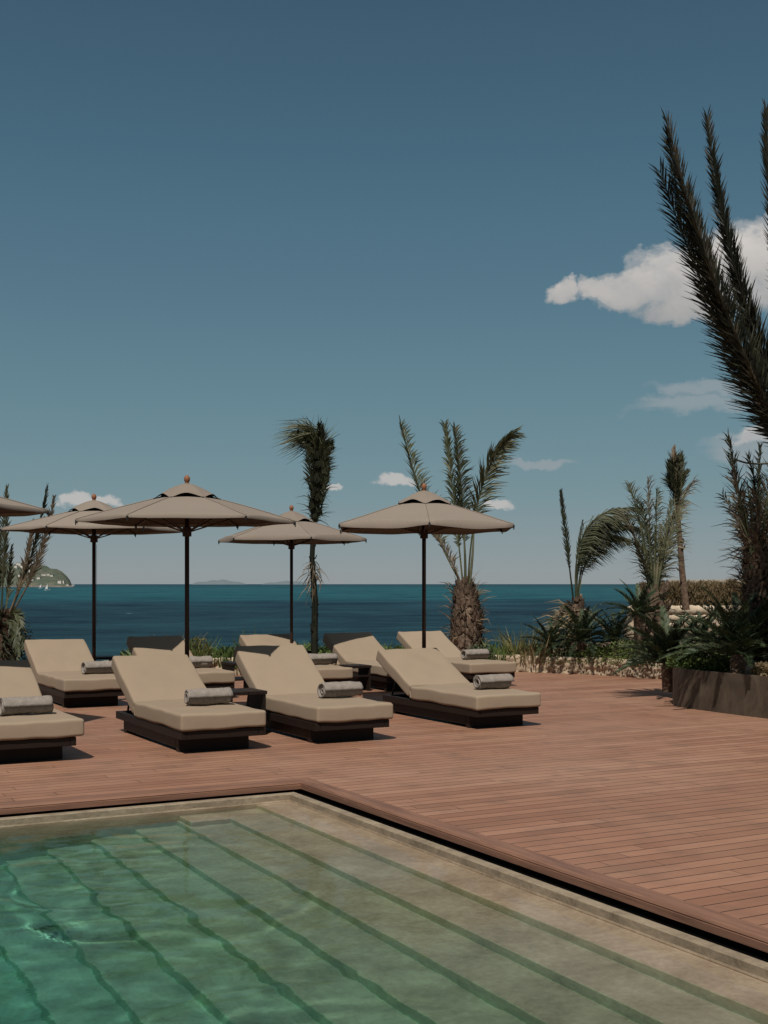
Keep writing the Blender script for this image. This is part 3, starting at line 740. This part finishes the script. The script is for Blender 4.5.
# P2 stout pineapple palm
g = pal(467, 21.5, .1, 'palm_tree', 'young palm with stout pineapple shaped trunk and four upright fronds')
trunk(g, [A_(467, 664, 21.5), A_(467, 645, 21.5), A_(467, 622, 21.5), A_(466, 600, 21.5), A_(464, 584, 21.5)], [.22, .25, .26, .18, .08], 'rind', 950, .115, 11)
fibres(g, [A_(466, 592, 21.5), A_(469, 650, 21.5)], .32, .30, 300, 'palmdry', 12, R3(.1, 0), .018, 'dead_leaves', .3)
fr = [(462, 585, 401, 425, R3(-.1, -.35), 60, 'palmleaf'), (463, 585, 445, 424, R3(.05, -.3), 66, 'palmleaf'), (465, 585, 455, 428, R3(.10, 0), 62, 'palmdark'), (468, 585, 513, 434, R3(-.3, .75), 66, 'palmleaf'),
      (463, 590, 428, 528, R3(.1, .1), 24, 'palmdry')]
for i, (bx, by, tx, ty, bw, nl, mt_) in enumerate(fr):
    frond(g, A_(bx, by, 21.5), A_(tx, ty, 21.5+random.uniform(-.7, .7)), bw, int(nl*1.7), [.44, .34, .34, .46, .24][i], .026, mt_, 50+i, turn=[.9, -.8, .4, .3, 1, .5, 1][i], open_=40, start=.27 if nl > 30 else .25, rach=.018, wind=R3(.14, -.10), vee=.35, taper=.5, rag=.2, droop=.35)
for i, (bx, tx, ty) in enumerate([(465, 462, 510), (468, 474, 512)]):
    mb = MB(); pth = [p-g.location for p in bez(A_(bx, 592, 21.4), A_((bx+tx)/2+3, 560, 21.4), A_(tx, ty, 21.4), 6)]; mb.tube(pth, [.028, .025, .022, .02, .016, .012, .006], 6); mb.build('stalk', 'palmpale', g)

# P3 windswept arching palm
g = pal(575, 22, .1, 'palm_tree', 'low palm with one thin upright frond and a plume arching to the right')
trunk(g, [A_(574, 650, 22), A_(576, 620, 22), A_(578, 600, 22)], [.13, .11, .07], 'rind', 200, .09, 21)
frond(g, A_(574, 605, 22), A_(561, 491, 22), R3(-.02, .1), 66, .17, .018, 'palmdark', 70, open_=24, start=.3, taper=.6)
frond(g, A_(576, 605, 22), A_(583, 520, 22), R3(-.1, .1), 20, .12, .014, 'palmdark', 71, open_=20, start=.5)
for i, (tx, ty, b1, b2, mt_) in enumerate([(640, 508, -.75, 1.0, 'palmpale'), (634, 515, -.62, .9, 'palmleaf'), (622, 517, -.5, .75, 'palmpale'), (637, 528, -.45, 1.05, 'palmleaf'), (628, 540, -.3, .95, 'palmpale'), (612, 520, -.4, .5, 'palmleaf')]):
    frond(g, A_(577, 605, 22), A_(tx, ty, 22+.25*(i-2)), R3(b1, b2), 84, .52, .02, mt_, 80+i, turn=random.uniform(-.8, .8), open_=30, start=.24, rach=.018, wind=R3(.40, -.45), droop=.6)
fibres(g, [A_(575, 618, 22), A_(571, 628, 22)], .25, .5, 140, 'straw', 22, R3(-.5, -.3), .022, 'dead_leaves', .2)
for i, (tx, ty) in enumerate([(552, 622), (546, 640), (604, 630), (560, 612)]):
    frond(g, A_(575, 608, 22), A_(tx, ty, 21.8), R3(0, .22), 16, .14, .02, 'palmdry', 90+i, open_=25)

# P4 fan of upright fronds, P5 bundled stem behind it
g = pal(653, 21, .3, 'palm_tree', 'palm with a sheaf of dry looking upright fronds between cycads')
trunk(g, [A_(653, 650, 21), A_(654, 620, 21), A_(655, 592, 21)], [.22, .20, .13], 'rind', 160, .16, 31)
for i, (bx, tx, ty, b, L, mt_) in enumerate([(652, 629, 483, .1, .30, 'palmpale'), (652, 648, 478, .0, .26, 'palmdry'), (655, 657, 490, .0, .26, 'palmpale'), (656, 694, 480, -.25, .34, 'palmdry'), (654, 638, 500, .1, .3, 'palmleaf'), (655, 672, 500, .05, .3, 'palmleaf'),
    (651, 626, 515, .05, .28, 'palmdry'), (657, 684, 500, -.1, .32, 'palmpale'), (655, 665, 540, 0, .26, 'palmdry'), (652, 632, 540, .1, .28, 'palmpale')]):
    frond(g, A_(bx, 598, 21), A_(tx, ty, 21+random.uniform(-.5, .5)), R3(b, .15), 62, L*1.3, .018, mt_, 100+i, turn=random.uniform(-.9, .9), open_=36+(i*7)%20, start=.14, wind=R3(.16, -.08), rag=.4, droop=.6)
for i, tx in enumerate((640, 648, 655, 661, 668)):
    mb = MB(); pth = [p-g.location for p in bez(A_(654, 600, 20.9), A_((654+tx)/2, 570, 20.9), A_(tx, 525, 20.9), 6)]; mb.tube(pth, [.03, .028, .024, .02, .016, .012, .008], 6); mb.build('stalk', 'palmpale', g)
g = pal(680, 24, .5, 'palm_tree', 'palm on a thin bare stem with a dark tied bundle of fronds and pale tip')
trunk(g, [A_(686, 610, 24), A_(682, 570, 24), A_(679, 530, 24), A_(677, 505, 24)], [.075, .06, .05, .05], 'bark', 30, .08, 35)
sp_ = [A_(677, 505, 24), A_(675, 485, 24), A_(673, 465, 24)]
fibres(g, [A_(678, 508, 24), A_(675, 480, 24), A_(673, 462, 24)], .10, .26, 220, 'palmdark', 37, R3(.1, .3), .016, 'frond_tips', .8)
for i in range(8):
    r_ = random.Random(80+i); x0 = 678+r_.uniform(-2, 2); x1 = 674+r_.uniform(-5, 9)
    frond(g, A_(x0, 520-4*i, 24), A_(x1, 458+r_.uniform(-6, 24), 24+r_.uniform(-.15, .15)), R3(r_.uniform(-.12, .06), 0), 50, .26, .016, ['palmdark', 'palmleaf', 'palmdark'][i % 3], 640+i, turn=r_.uniform(-1.2, 1.2), open_=28, rag=.35, droop=.3)
for i, (tx, ty) in enumerate([(674, 448), (669, 462), (679, 458), (687, 472)]):
    frond(g, A_(676, 500, 24), A_(tx, ty, 24), R3(-.05, .05), 46, .26, .022, 'palmdark' if i else 'palmdry', 130+i, open_=26, turn=random.uniform(-.6, .6))

# P0 left palm
g = pal(2, 19.5, .1, 'palm_tree', 'dark palm at the left edge with rough leaning fronds beside the parasol')
trunk(g, [A_(2, 665, 19.5), A_(3, 640, 19.5), A_(5, 615, 19.5)], [.18, .16, .09], 'bark', 240, .13, 41)
for i, (bx, tx, ty, b, L, nl) in enumerate([(5, 47, 486, .16, .20, 90), (6, 54, 497, .22, .20, 90), (1, 7, 488, .0, .26, 90), (-2, -10, 495, -.1, .30, 90), (5, 33, 520, .12, .18, 60), (0, -2, 520, -.05, .26, 80), (4, 12, 545, .02, .16, 50)]):
    frond(g, A_(bx, 622, 19.5), A_(tx, ty, 19.5+random.uniform(-.3, .3)), R3(b, -.12), nl, L, .020, ['palmdark', 'palmdry', 'palmdark', 'palmdark', 'palmdry', 'palmdark', 'palmleaf'][i], 150+i, turn=random.uniform(-.9, .9), open_=32, start=.30, rag=.28)
fibres(g, [A_(2, 626, 19.5), A_(3, 655, 19.5)], .24, .30, 360, 'palmdark', 42, R3(.2, -.2), .028, 'dead_leaves', 0)
for i, (tx, ty) in enumerate([(21, 628), (24, 650), (18, 662), (-8, 630)]):
    frond(g, A_(4, 622, 19.4), A_(tx, ty, 19.2), R3(.1, .35), 22, .2, .03, 'palmleaf', 160+i, open_=40)

# planter and its plants
g = empty('planter', (10.33, 11.9, 0), 0, 'long dark weathered metal planter with a rounded corner, at the right edge', 'planter')
outl = []
cx, cy, rr_ = 11.15, 11.25, .95
outl += [(10.36, 5.6), (10.33, 7.0), (10.27, 8.4), (10.22, 9.6), (10.20, 10.6)]
for i in range(1, 10):
    th = pi - (pi/2)*i/9; outl.append((cx+cos(th)*rr_, cy+sin(th)*rr_))
outl += [(13.2, 12.25), (13.2, 5.6)]
def ring(off, z):  # crude inset
    c = Vector((11.8, 9.2)); r = []
    for x, y in outl:
        d = Vector((x, y))-c; r.append((x-off*d.x/abs(d.length)-10.25, y-off*d.y/d.length-11.9, z))
    return r
vs = ring(0, 0)+ring(0, .47)+ring(.04, .47)+ring(.04, .36); n = len(outl)
fs = []
for L_ in range(3):
    for i in range(n): fs.append((L_*n+i, L_*n+(i+1) % n, (L_+1)*n+(i+1) % n, (L_+1)*n+i))
a = MB(); a.add(vs, fs); a.build('shell', 'corten', g)
a = MB(); a.add(ring(.03, .42), [tuple(range(n))]); a.build('earth', 'soil', g)

CY = []
def cycad_frond_mesh(seed):
    rr = random.Random(seed); mb = MB()
    pth = bez(Vector((0, 0, 0)), Vector((.50, 0, .26)), Vector((1.0, 0, .14-.10*rr.random())), 14)
    frond_into(mb, pth, 96, .155, .0125, Vector((-.3, 0, 1)), open_=58, start=.08, rnd=rr, rach=.011, droop=.1, vee=.45, taper=.3, rag=.05)
    me = bpy.data.meshes.new('cycad_frond'); me.from_pydata(mb.v, [], mb.f); me.materials.append(M['cycadleaf']); return me
CY = [cycad_frond_mesh(i) for i in range(4)]
def cycad(px, D, z, s, label, nf=34, seed=0, th=.35, low=26, grp='dark sago cycads planted by the deck'):
    rr = random.Random(seed); g = empty('cycad', at(px, D, z), 0, label, 'cycad', grp)
    a = MB(); a.tube([(0, 0, -th), (0, 0, -.02), (0, 0, .05)], [.09*s, .11*s, .06*s], 12); a.build('trunk', 'bark', g)
    for i in range(nf):
        o = bpy.data.objects.new('frond', CY[i % 4]); C.objects.link(o); o.parent = g
        t_ = i/nf; o.location = (0, 0, .02)
        o.rotation_euler = (rr.uniform(-.2, .2), -radians((58+low)*(1-t_)**1.0 - low + rr.uniform(-6, 6))*-1.0*-1.0, i*2.39996 + rr.uniform(-.2, .2))
        k = s*rr.uniform(.85, 1.05); o.scale = (k, k, k)
    return g
cycad(738, 14.7, .62, .92, 'large dark green cycad at the right end of the planter', 46, 1, low=20)
cycad(668, 16.4, .42, .84, 'large dark green cycad rising behind the planter corner', 44, 2, low=14)
cycad(582, 20.8, .50, .74, 'dark cycad at the foot of the arching palm', 34, 3)
cycad(549, 21.0, .42, .6, 'small dark cycad left of the arching palm', 28, 4)
cycad(614, 20.6, .50, .65, 'dark cycad between the arching palm and the white boulder', 28, 5)
cycad(638, 20.2, .95, .66, 'tall dark cycad with upright fronds left of the sheaf palm', 30, 6, th=1.0)
cycad(802, 14.6, .75, .78, 'cycad partly cut off by the right edge behind the planter rim', 36, 8, low=12)
cycad(702, 17.5, .62, .62, 'dark cycad in the shade behind the planter', 34, 9, th=.8)

# P6 shaggy palm in the planter
g = pal(757, 15.3, .4, 'palm_tree', 'shaggy brown trunked palm in the planter with tied upright fronds')
trunk(g, [A_(760, 660, 15.3), A_(759, 610, 15.3), A_(757, 570, 15.3), A_(754, 535, 15.3)], [.16, .16, .13, .08], 'bark', 420, .12, 51)
fibres(g, [A_(768, 520, 15.3), A_(766, 640, 15.3)], .32, .34, 900, 'palmdry', 52, R3(0, 0), .014, 'dead_leaves', .35)
fibres(g, [A_(775, 500, 15.6), A_(772, 600, 15.6)], .36, .38, 700, 'bark', 53, R3(0, 0), .015, 'dead_leaves', .35)
for i, (bx, by, tx, ty, b, L, mt_, nl, op) in enumerate([(752, 560, 728, 436, -.02, .20, 'palmdark', 90, 24), (752, 560, 731, 470, .05, .24, 'palmdry', 60, 36), (757, 560, 760, 446, 0, .17, 'palmdark', 80, 20), (755, 560, 752, 490, .1, .22, 'palmdry', 50, 30),
    (758, 560, 778, 450, .05, .30, 'palmdark', 80, 34), (752, 565, 722, 495, .1, .20, 'palmdry', 40, 40), (751, 565, 738, 505, .0, .24, 'palmdark', 50, 34), (760, 560, 790, 480, .05, .3, 'palmdry', 70, 36), (757, 560, 748, 455, .12, .18, 'palmdark', 60, 24)]):
    frond(g, A_(bx, by, 15.3), A_(tx, ty, 15.3+random.uniform(-.3, .3)), R3(b, .05), int(nl*.8), L*1.25, .014, mt_, 170+i, turn=random.uniform(-.9, .9), open_=op+4, start=.2, rag=.45, droop=.4)
for i, (bx, tx, ty) in enumerate([(752, 744, 505), (756, 750, 490), (754, 740, 520), (760, 772, 470), (755, 747, 480)]):
    mb = MB(); pth = [p-g.location for p in bez(A_(bx, 575, 15.2), A_(bx, 545, 15.2), A_(tx, ty, 15.2), 6)]; mb.tube(pth, [.024, .022, .018, .016, .013, .01, .006], 6); mb.build('stalk', 'palmpale', g)
mb = MB(); mb.tube([p-g.location for p in bez(A_(735, 459, 15.2), A_(748, 466, 15.2), A_(772, 463, 15.2), 8)], .012, 5); mb.build('stalk', 'palmdark', g)

# P7 big palm whose fronds lean in at the upper right
g = pal(838, 13.4, .4, 'palm_tree', 'tall palm beyond the right edge, its long dark fronds leaning into the sky')
trunk(g, [A_(838, 690, 13.4), A_(838, 560, 13.4), A_(834, 490, 13.4), A_(830, 455, 13.4)], [.30, .28, .26, .16], 'bark', 420, .22, 61)
for i, (bx, by, tx, ty, bw, L, nl, mt_, tn, op) in enumerate([
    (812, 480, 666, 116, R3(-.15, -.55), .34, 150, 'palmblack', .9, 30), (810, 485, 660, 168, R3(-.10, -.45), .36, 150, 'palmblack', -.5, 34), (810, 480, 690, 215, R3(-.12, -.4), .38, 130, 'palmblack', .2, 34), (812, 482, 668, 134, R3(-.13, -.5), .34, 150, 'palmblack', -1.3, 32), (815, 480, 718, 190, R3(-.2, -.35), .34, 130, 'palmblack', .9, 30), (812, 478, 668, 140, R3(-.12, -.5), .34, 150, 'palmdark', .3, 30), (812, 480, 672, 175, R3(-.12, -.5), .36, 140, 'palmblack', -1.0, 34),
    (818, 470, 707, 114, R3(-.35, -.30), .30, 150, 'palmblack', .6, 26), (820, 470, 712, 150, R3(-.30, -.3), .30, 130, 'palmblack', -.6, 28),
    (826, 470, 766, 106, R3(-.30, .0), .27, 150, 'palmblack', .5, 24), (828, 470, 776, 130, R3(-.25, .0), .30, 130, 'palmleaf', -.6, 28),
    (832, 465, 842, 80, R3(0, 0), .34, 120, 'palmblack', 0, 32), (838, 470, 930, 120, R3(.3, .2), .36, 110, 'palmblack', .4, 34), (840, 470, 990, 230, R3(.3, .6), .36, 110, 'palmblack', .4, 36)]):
    frond(g, A_(bx, by, 13.4), A_(tx, ty+2, 13.4+random.uniform(-.5, .5)), bw, int(nl*1.35), L*1.12, .0155, mt_, 200+i, segs=20, turn=tn, open_=op+9, start=.10, rach=.024, rag=.22, vee=.2, taper=.45, droop=.12)

# low plants
def tuft(name, px, D, z, n, L, mat, label, cat, grp, spread=.12, seed=0, w=.014, lean=.5, flat=False):
    rr = random.Random(seed); g = MB(); vs = []; fs = []
    for i in range(n):
        th = rr.uniform(0, 2*pi); r = spread*sqrt(rr.random()); p = Vector((r*cos(th), r*sin(th), 0)); l = L*rr.uniform(.4, 1.1)
        d = Vector((cos(th)*lean*rr.random(), sin(th)*lean*rr.random(), 1)).normalized(); q = p+d*l*.55
        q2 = q + (d+Vector((cos(th), sin(th), 0))*lean*rr.uniform(.1, .9)+Vector((rr.gauss(0, .15), rr.gauss(0, .15), -.2*lean))).normalized()*l*.45
        s = d.cross(Vector((rr.gauss(0, 1), rr.gauss(0, 1), .2))).normalized()*w*.5; o = len(vs)
        vs += [p-s, p+s, q-s*1.2, q+s*1.2, q2-s*.15, q2+s*.15]; fs += [(o, o+1, o+3, o+2), (o+2, o+3, o+5, o+4)]
    g.add(vs, fs); o = g.build(name, mat); o.location = at(px, D, z); tag(o, label, cat, grp); return o
def shrub(px, D, z, r, h, n, mat, label, grp, seed, lw=.035, name='low_shrub', cat='shrub'):
    rr = random.Random(seed); e = empty(name, at(px, D, z), 0, label, cat, grp); vs = []; fs = []
    for i in range(n):
        d = Vector((rr.gauss(0, 1), rr.gauss(0, 1), abs(rr.gauss(0, 1)))).normalized(); k = rr.random()**.4
        p = Vector((d.x*r*k, d.y*r*k, d.z*h*k)); p *= 1 + .25*noise.noise(d*2.5+Vector((seed, 0, 0)))
        a = (d+Vector((rr.gauss(0, .6), rr.gauss(0, .6), rr.gauss(.2, .5)))).normalized(); b = a.cross(Vector((rr.gauss(0, 1), rr.gauss(0, 1), rr.gauss(0, 1)))).normalized()
        l = lw*rr.uniform(.7, 1.5); o = len(vs); vs += [p-b*l*.15, p+a*l*.5-b*l*.35, p+a*l, p+a*l*.5+b*l*.35]; fs.append((o, o+1, o+2, o+3))
    m_ = MB(); m_.add(vs, fs); m_.build('foliage', mat, e)
    m_ = MB()
    for i in range(5):
        th = rr.uniform(0, 2*pi); m_.tube([(0, 0, -.1), (cos(th)*r*.3, sin(th)*r*.3, h*.35), (cos(th)*r*.6, sin(th)*r*.6, h*.75)], [.012, .008, .003], 5)
    m_.build('stems', 'bark', e); return e
rnd = random.Random(11)
i = 0
# ground cover along the wall (nobody could count it)
vs = []; fs = []
for j in range(9000):
    k = rnd.uniform(.8, 1); q = rnd.randrange(len(sp)-1); x, y, tx, ty = sp[q]
    if x < 6: continue
    off = .66 + abs(rnd.gauss(0, .6)); px_, py_ = x - ty*off + rnd.uniform(-.1, .1), y + tx*off + rnd.uniform(-.1, .1)
    if x > 12.5 and off > 1.2: continue
    p = Vector((px_, py_, .16)); l = rnd.uniform(.10, .30)*(1+.7*noise.noise(Vector((px_*1.5, py_*1.5, 0)))); th = rnd.uniform(0, 2*pi)
    d = Vector((cos(th)*.45, sin(th)*.45, 1)).normalized(); s = d.cross(Vector((rnd.gauss(0, 1), rnd.gauss(0, 1), 0))).normalized()*.016; o = len(vs)
    vs += [p-s, p+s, p+d*l*.6+s*1.3, p+d*l*.6-s*1.3, p+d*l+Vector((cos(th), sin(th), -.3))*l*.25]; fs += [(o, o+1, o+2, o+3), (o+3, o+2, o+4)]
mb = MB(); mb.add(vs, fs); tag(mb.build('ground_cover', 'green'), 'green ground cover growing behind the low stone wall', 'ground cover', kind='stuff')
for i, (px, D, L, mt_, lab) in enumerate([(512, 21.6, .62, 'yellowgreen', 'wispy yellow grass tuft at the left end of the visible stone wall'), (524, 21.2, .70, 'yellowgreen', 'wispy tall grass tuft right of the stout palm'),
    (535, 21.0, .52, 'straw', 'straw coloured grass tuft before the small cycad'), (190, 20.0, .55, 'yellowgreen', 'yellow green grass tuft right behind the big parasol pole'),
    (203, 20.2, .50, 'green', 'green grass tuft in the gap beside the second rear lounger'), (178, 20.4, .60, 'straw', 'straw grass tuft behind the shaded backrest'), (168, 20.4, .52, 'yellowgreen', 'short grass tuft left of the big parasol pole'),
    (252, 20.2, .62, 'green', 'spiky green tuft above the hidden rear backrest, left one'), (262, 20.2, .66, 'green', 'spiky green tuft above the hidden rear backrest, right one'),
    (378, 20.2, .45, 'green', 'small green tuft left of the rightmost parasol pole'), (232, 20.0, .30, 'green', 'low green tuft by pale stones beside the rear lounger'), (498, 21.2, .45, 'green', 'low green tuft beside the stout palm trunk')]):
    tuft('grass_tuft', px, D, .15, 60, L, mt_, lab, 'grass tuft', 'grass tufts along the garden bed', .22, 300+i, .016)
for i, (px, D, z, r, h, mt_, lab) in enumerate([(689, 15.35, .45, .26, .24, 'green', 'bright green low shrub at the left end of the planter'), (704, 15.2, .45, .24, .20, 'green', 'bright green low shrub in the planter under the big cycad'),
    (722, 15.0, .45, .22, .16, 'green', 'small green shrub at the planter rim'), (562, 21.0, .16, .38, .34, 'green', 'green shrub behind the wall left of the arching palm'), (596, 20.6, .18, .42, .32, 'green', 'green shrub behind the wall under the arching plume'),
    (624, 20.2, .2, .40, .38, 'green', 'green shrub behind the wall near the white boulder'), (650, 19.6, .2, .40, .40, 'cycadleaf', 'dark shrub at the right end of the wall'), (480, 21, .16, .3, .3, 'cycadleaf', 'dark shrub at the foot of the stout palm'),
    (196, 20.4, .15, .32, .5, 'yellowgreen', 'yellow green shrub behind the rear loungers'), (12, 20.4, .1, .5, .75, 'cycadleaf', 'dark shrub at the foot of the left palm'), (764, 14.35, .45, .14, .12, 'straw', 'small yellow shrub at the planter rim by the right edge')]):
    shrub(px, D, z, r, h, 1100, mt_, lab, 'low shrubs in the garden beds', 400+i)
# pale stones beside rear lounger, boulders
for i, (px, D, z, s, lab) in enumerate([(636, 23.5, .55, (.22, .22, .50), 'tall white boulder standing between the cycads'), (690, 17.4, .5, (.28, .25, .2), 'pale boulder behind the planter'), 
    (700, 20.5, .72, (.35, .3, .22), 'pale boulder glimpsed between the two large cycads')]):
    mb = MB(); lump(mb, (0, 0, 0), s, 50+i); o = mb.build('boulder', 'fieldstone', None, True); o.location = at(px, D, z); tag(o, lab, 'boulder', 'boulders in the garden')

# right background: pale wall with dry hedge above
g = empty('boundary_wall', at(700, 33, 0), 0, 'long pale stone wall below the dry brown hedge', 'wall')
mb = MB(); rr = random.Random(3)
o0 = at(700, 33, 0)
for i in range(40):
    for lv in range(4):
        p = at(636+i*7+rr.uniform(-2, 2), 33, .12+lv*.23) - o0
        lump(mb, (p.x, p.y, p.z), (.16+.05*rr.random(), .16, .12), i*4+lv)
mb.build('stones', 'wallcap', g, True)
hd = []
def hedge(px0, px1, D, z0, z1, n, mat, label, seed):
    rr = random.Random(seed); e = empty('hedge', at((px0+px1)/2, D, z0), 0, label, 'hedge', 'dry hedges at the right'); vs = []; fs = []
    for i in range(n):
        px = rr.uniform(px0, px1); dd = rr.uniform(-.5, .5); top = z1 + .12*noise.noise(Vector((px*.08, seed, 0))) ; z = z0 + (top-z0)*rr.random()**.7
        p = at(px, D+dd, z) - e.location; a = Vector((rr.gauss(0, .5), rr.gauss(0, .5), 1+rr.random())).normalized(); b = a.cross(Vector((rr.gauss(0, 1), rr.gauss(0, 1), 0))).normalized()
        l = rr.uniform(.05, .18); wv = .008+.010*rr.random(); o = len(vs); vs += [p-b*wv, p+b*wv, p+a*l+b*wv*.4, p+a*l-b*wv*.4]; fs.append((o, o+1, o+2, o+3))
    m_ = MB(); m_.add(vs, fs); m_.build('foliage', mat, e)
    m_ = MB(); c0 = at(px0, D, z0-.2)-e.location; c1 = at(px1, D, z0-.2)-e.location; up = Vector((0, 0, z1-z0+.05)); bk = FW*.3
    m_.add([c0, c1, c1+up, c0+up, c0+bk, c1+bk, c1+bk+up, c0+bk+up], [(0, 1, 2, 3), (3, 2, 6, 7), (4, 7, 6, 5), (0, 3, 7, 4), (1, 5, 6, 2)]); m_.build('branches', 'soil', e)
hedge(640, 800, 33.6, .80, 1.46, 26000, 'hedgeleaf', 'dry brown hedge on top of the pale wall at the right', 5)
mb = MB(); a0 = at(690, 60, 0); 
g = empty('far_wall', a0, 0, 'low pale plastered wall seen over the dry hedge', 'wall')
for (pa, pb, za, zb) in ((668, 800, 0, 1.72),):
    p, q = at(pa, 60, za)-a0, at(pb, 60, za)-a0; bk = FW*.4; up = Vector((0, 0, zb-za))
    mb.add([p, q, q+up, p+up, p+bk, q+bk, q+bk+up, p+bk+up], [(0, 1, 2, 3), (3, 2, 6, 7), (4, 7, 6, 5), (0, 3, 7, 4), (1, 5, 6, 2)])
mb.build('plaster', 'paleroad', g)

# ------------------------------------------------------------------ sky and light
W = bpy.data.worlds.new('World'); SC.world = W; W.use_nodes = True
t = NT(W.node_tree)
sund = Vector((-.42, -.56, 1.0)).normalized()
sel = math.asin(sund.z); saz = atan2(sund.x, sund.y)
sky = t.n('ShaderNodeTexSky', sky_type='NISHITA', sun_disc=False, sun_elevation=sel, sun_rotation=saz, altitude=0, air_density=1.0, dust_density=.6, ozone_density=1.5)
d = t.n('ShaderNodeTexCoord').outputs['Generated']; sp3 = t.n('ShaderNodeSeparateXYZ', ins={0: d})
el = t.math('ARCSINE', sp3.outputs[2]); az = t.math('ARCTAN2', sp3.outputs[0], sp3.outputs[1])
eln = t.math('DIVIDE', el, pi/2, clamp=True)
def E(y): return math.atan((HY-y)/F)/(pi/2)
grad = t.ramp(eln, [(0, srgb(147, 154, 157)), (E(560), srgb(138, 151, 157)), (E(500), srgb(117, 143, 151)), (E(420), srgb(101, 134, 145)), (E(300), srgb(85, 119, 135)), (E(150), srgb(69, 103, 122)), (E(0), srgb(60, 89, 108)), (.36, srgb(62, 88, 108)), (.55, srgb(128, 134, 138)), (1, srgb(158, 158, 158))])  # topmost stops, out of view, raised to add ambient light in the shadows
skyc = t.n('ShaderNodeVectorMath', operation='SCALE', ins={0: sky.outputs[0], 'Scale': .055}).outputs[0]
base = t.mix(.88, skyc, grad)
# clouds as soft blobs in azimuth / elevation, broken by noise
def azel(px, py):
    v = FW*1 + RT*((px-384)/F) + Vector((0, 0, (HY-py)/F)); v.normalize(); return atan2(v.x, v.y), math.asin(v.z)
nz = t.noise(t.mapping(d, (1, 1, 1.7)), 22, 7, .62, .3); nzf = t.noise(d, 70, 4, .6)
nn = t.math('ADD', t.math('MULTIPLY', t.math('SUBTRACT', nz, .5), 1.9), t.math('MULTIPLY', t.math('SUBTRACT', nzf, .5), .5))
wx = t.math('MULTIPLY', t.math('SUBTRACT', t.noise(d, 26, 5, .6), .5), .055); wy = t.math('MULTIPLY', t.math('SUBTRACT', t.noise(t.mapping(d, loc=(5, 3, 1)), 30, 5, .6), .5), .030)
az = t.math('ADD', az, wx); el_ = t.math('ADD', el, wy)
def blobs(lst):
    acc = None
    for (px, py, rx, ry) in lst:
        a0, e0 = azel(px, py)
        da = t.math('DIVIDE', t.math('SUBTRACT', az, a0), rx/F*.97); de = t.math('DIVIDE', t.math('SUBTRACT', el_, e0), ry/F*.95)
        r2 = t.math('ADD', t.math('MULTIPLY', da, da), t.math('MULTIPLY', de, de)); b = t.math('SUBTRACT', 1.0, r2)
        acc = b if acc is None else t.math('MAXIMUM', acc, b)
    return acc
b1 = blobs([(700, 280, 90, 44), (640, 288, 55, 26), (740, 262, 70, 46), (600, 288, 32, 12), (565, 288, 13, 12), (800, 260, 60, 60), (690, 308, 60, 18)])
s1 = t.math('ADD', b1, t.math('MULTIPLY', nn, 1.0)); k1 = t.ramp(s1, [(-.0, (0, 0, 0)), (.30, (.38, .38, .38)), (.65, (.85, .85, .85)), (1.0, (.95, .95, .95))], 'EASE')
_, eb = azel(700, 322); _, et = azel(700, 232)
hh = t.math('DIVIDE', t.math('SUBTRACT', el, eb), et-eb, clamp=True)
hh2 = t.math('ADD', hh, t.math('MULTIPLY', nn, .35), clamp=True)
c1 = t.mix(hh2, srgb(158, 158, 158), srgb(210, 204, 198))
base = t.mix(k1, base, c1)
b2 = blobs([(768, 436, 34, 12), (752, 442, 18, 6), (392, 483, 22, 8), (385, 484, 12, 4), (84, 501, 34, 8), (66, 500, 14, 6), (104, 503, 20, 6), (332, 487, 12, 5), (498, 507, 22, 6)])
s2 = t.math('ADD', b2, t.math('MULTIPLY', nn, 1.2)); k2 = t.ramp(s2, [(.0, (0, 0, 0)), (.7, (.85, .85, .85))], 'EASE')
base = t.mix(k2, base, srgb(190, 187, 184))
nw = t.noise(t.mapping(d, (1, 1, 7)), 9, 6, .6, .2)
b3 = blobs([(700, 405, 95, 12), (705, 388, 80, 10), (760, 452, 70, 22), (540, 463, 40, 6), ])
s3 = t.math('ADD', b3, t.math('MULTIPLY', t.math('SUBTRACT', nw, .5), 2.4)); k3 = t.ramp(s3, [(.15, (0, 0, 0)), (1.0, (.55, .55, .55))], 'EASE')
base = t.mix(k3, base, srgb(158, 163, 166))
bg = t.n('ShaderNodeBackground', ins={0: base, 1: 1.0}); wo = t.n('ShaderNodeOutputWorld'); t.nt.links.new(bg.outputs[0], wo.inputs[0])

L = bpy.data.lights.new('sun', 'SUN'); L.energy = 4.5; L.angle = radians(.53); L.color = (1.0, .935, .85)
so = bpy.data.objects.new('sun', L); C.objects.link(so); so.rotation_euler = (-sund).to_track_quat('-Z', 'Y').to_euler(); so.location = (0, 0, 20)
L.cycles.is_caustics_light = True

# ------------------------------------------------------------------ camera and render
cd = bpy.data.cameras.new('camera'); cam = bpy.data.objects.new('camera', cd); C.objects.link(cam)
cam.location = (0, 0, H); cam.rotation_euler = (pi/2, 0, -atan2(FW.x, FW.y))
cd.sensor_fit = 'VERTICAL'; cd.sensor_height = 36; cd.sensor_width = 27; cd.lens = F/1024*36; cd.shift_y = (HY-512)/1024
cd.clip_start = .05; cd.clip_end = 120000
SC.camera = cam
SC.view_settings.view_transform = 'Standard'; SC.view_settings.look = 'None'; SC.view_settings.exposure = 0; SC.view_settings.gamma = 1
cy = SC.cycles
cy.max_bounces = 10; cy.transparent_max_bounces = 8; cy.caustics_refractive = True; cy.caustics_reflective = False; cy.blur_glossy = .5
cy.use_denoising = True; cy.sample_clamp_indirect = 6
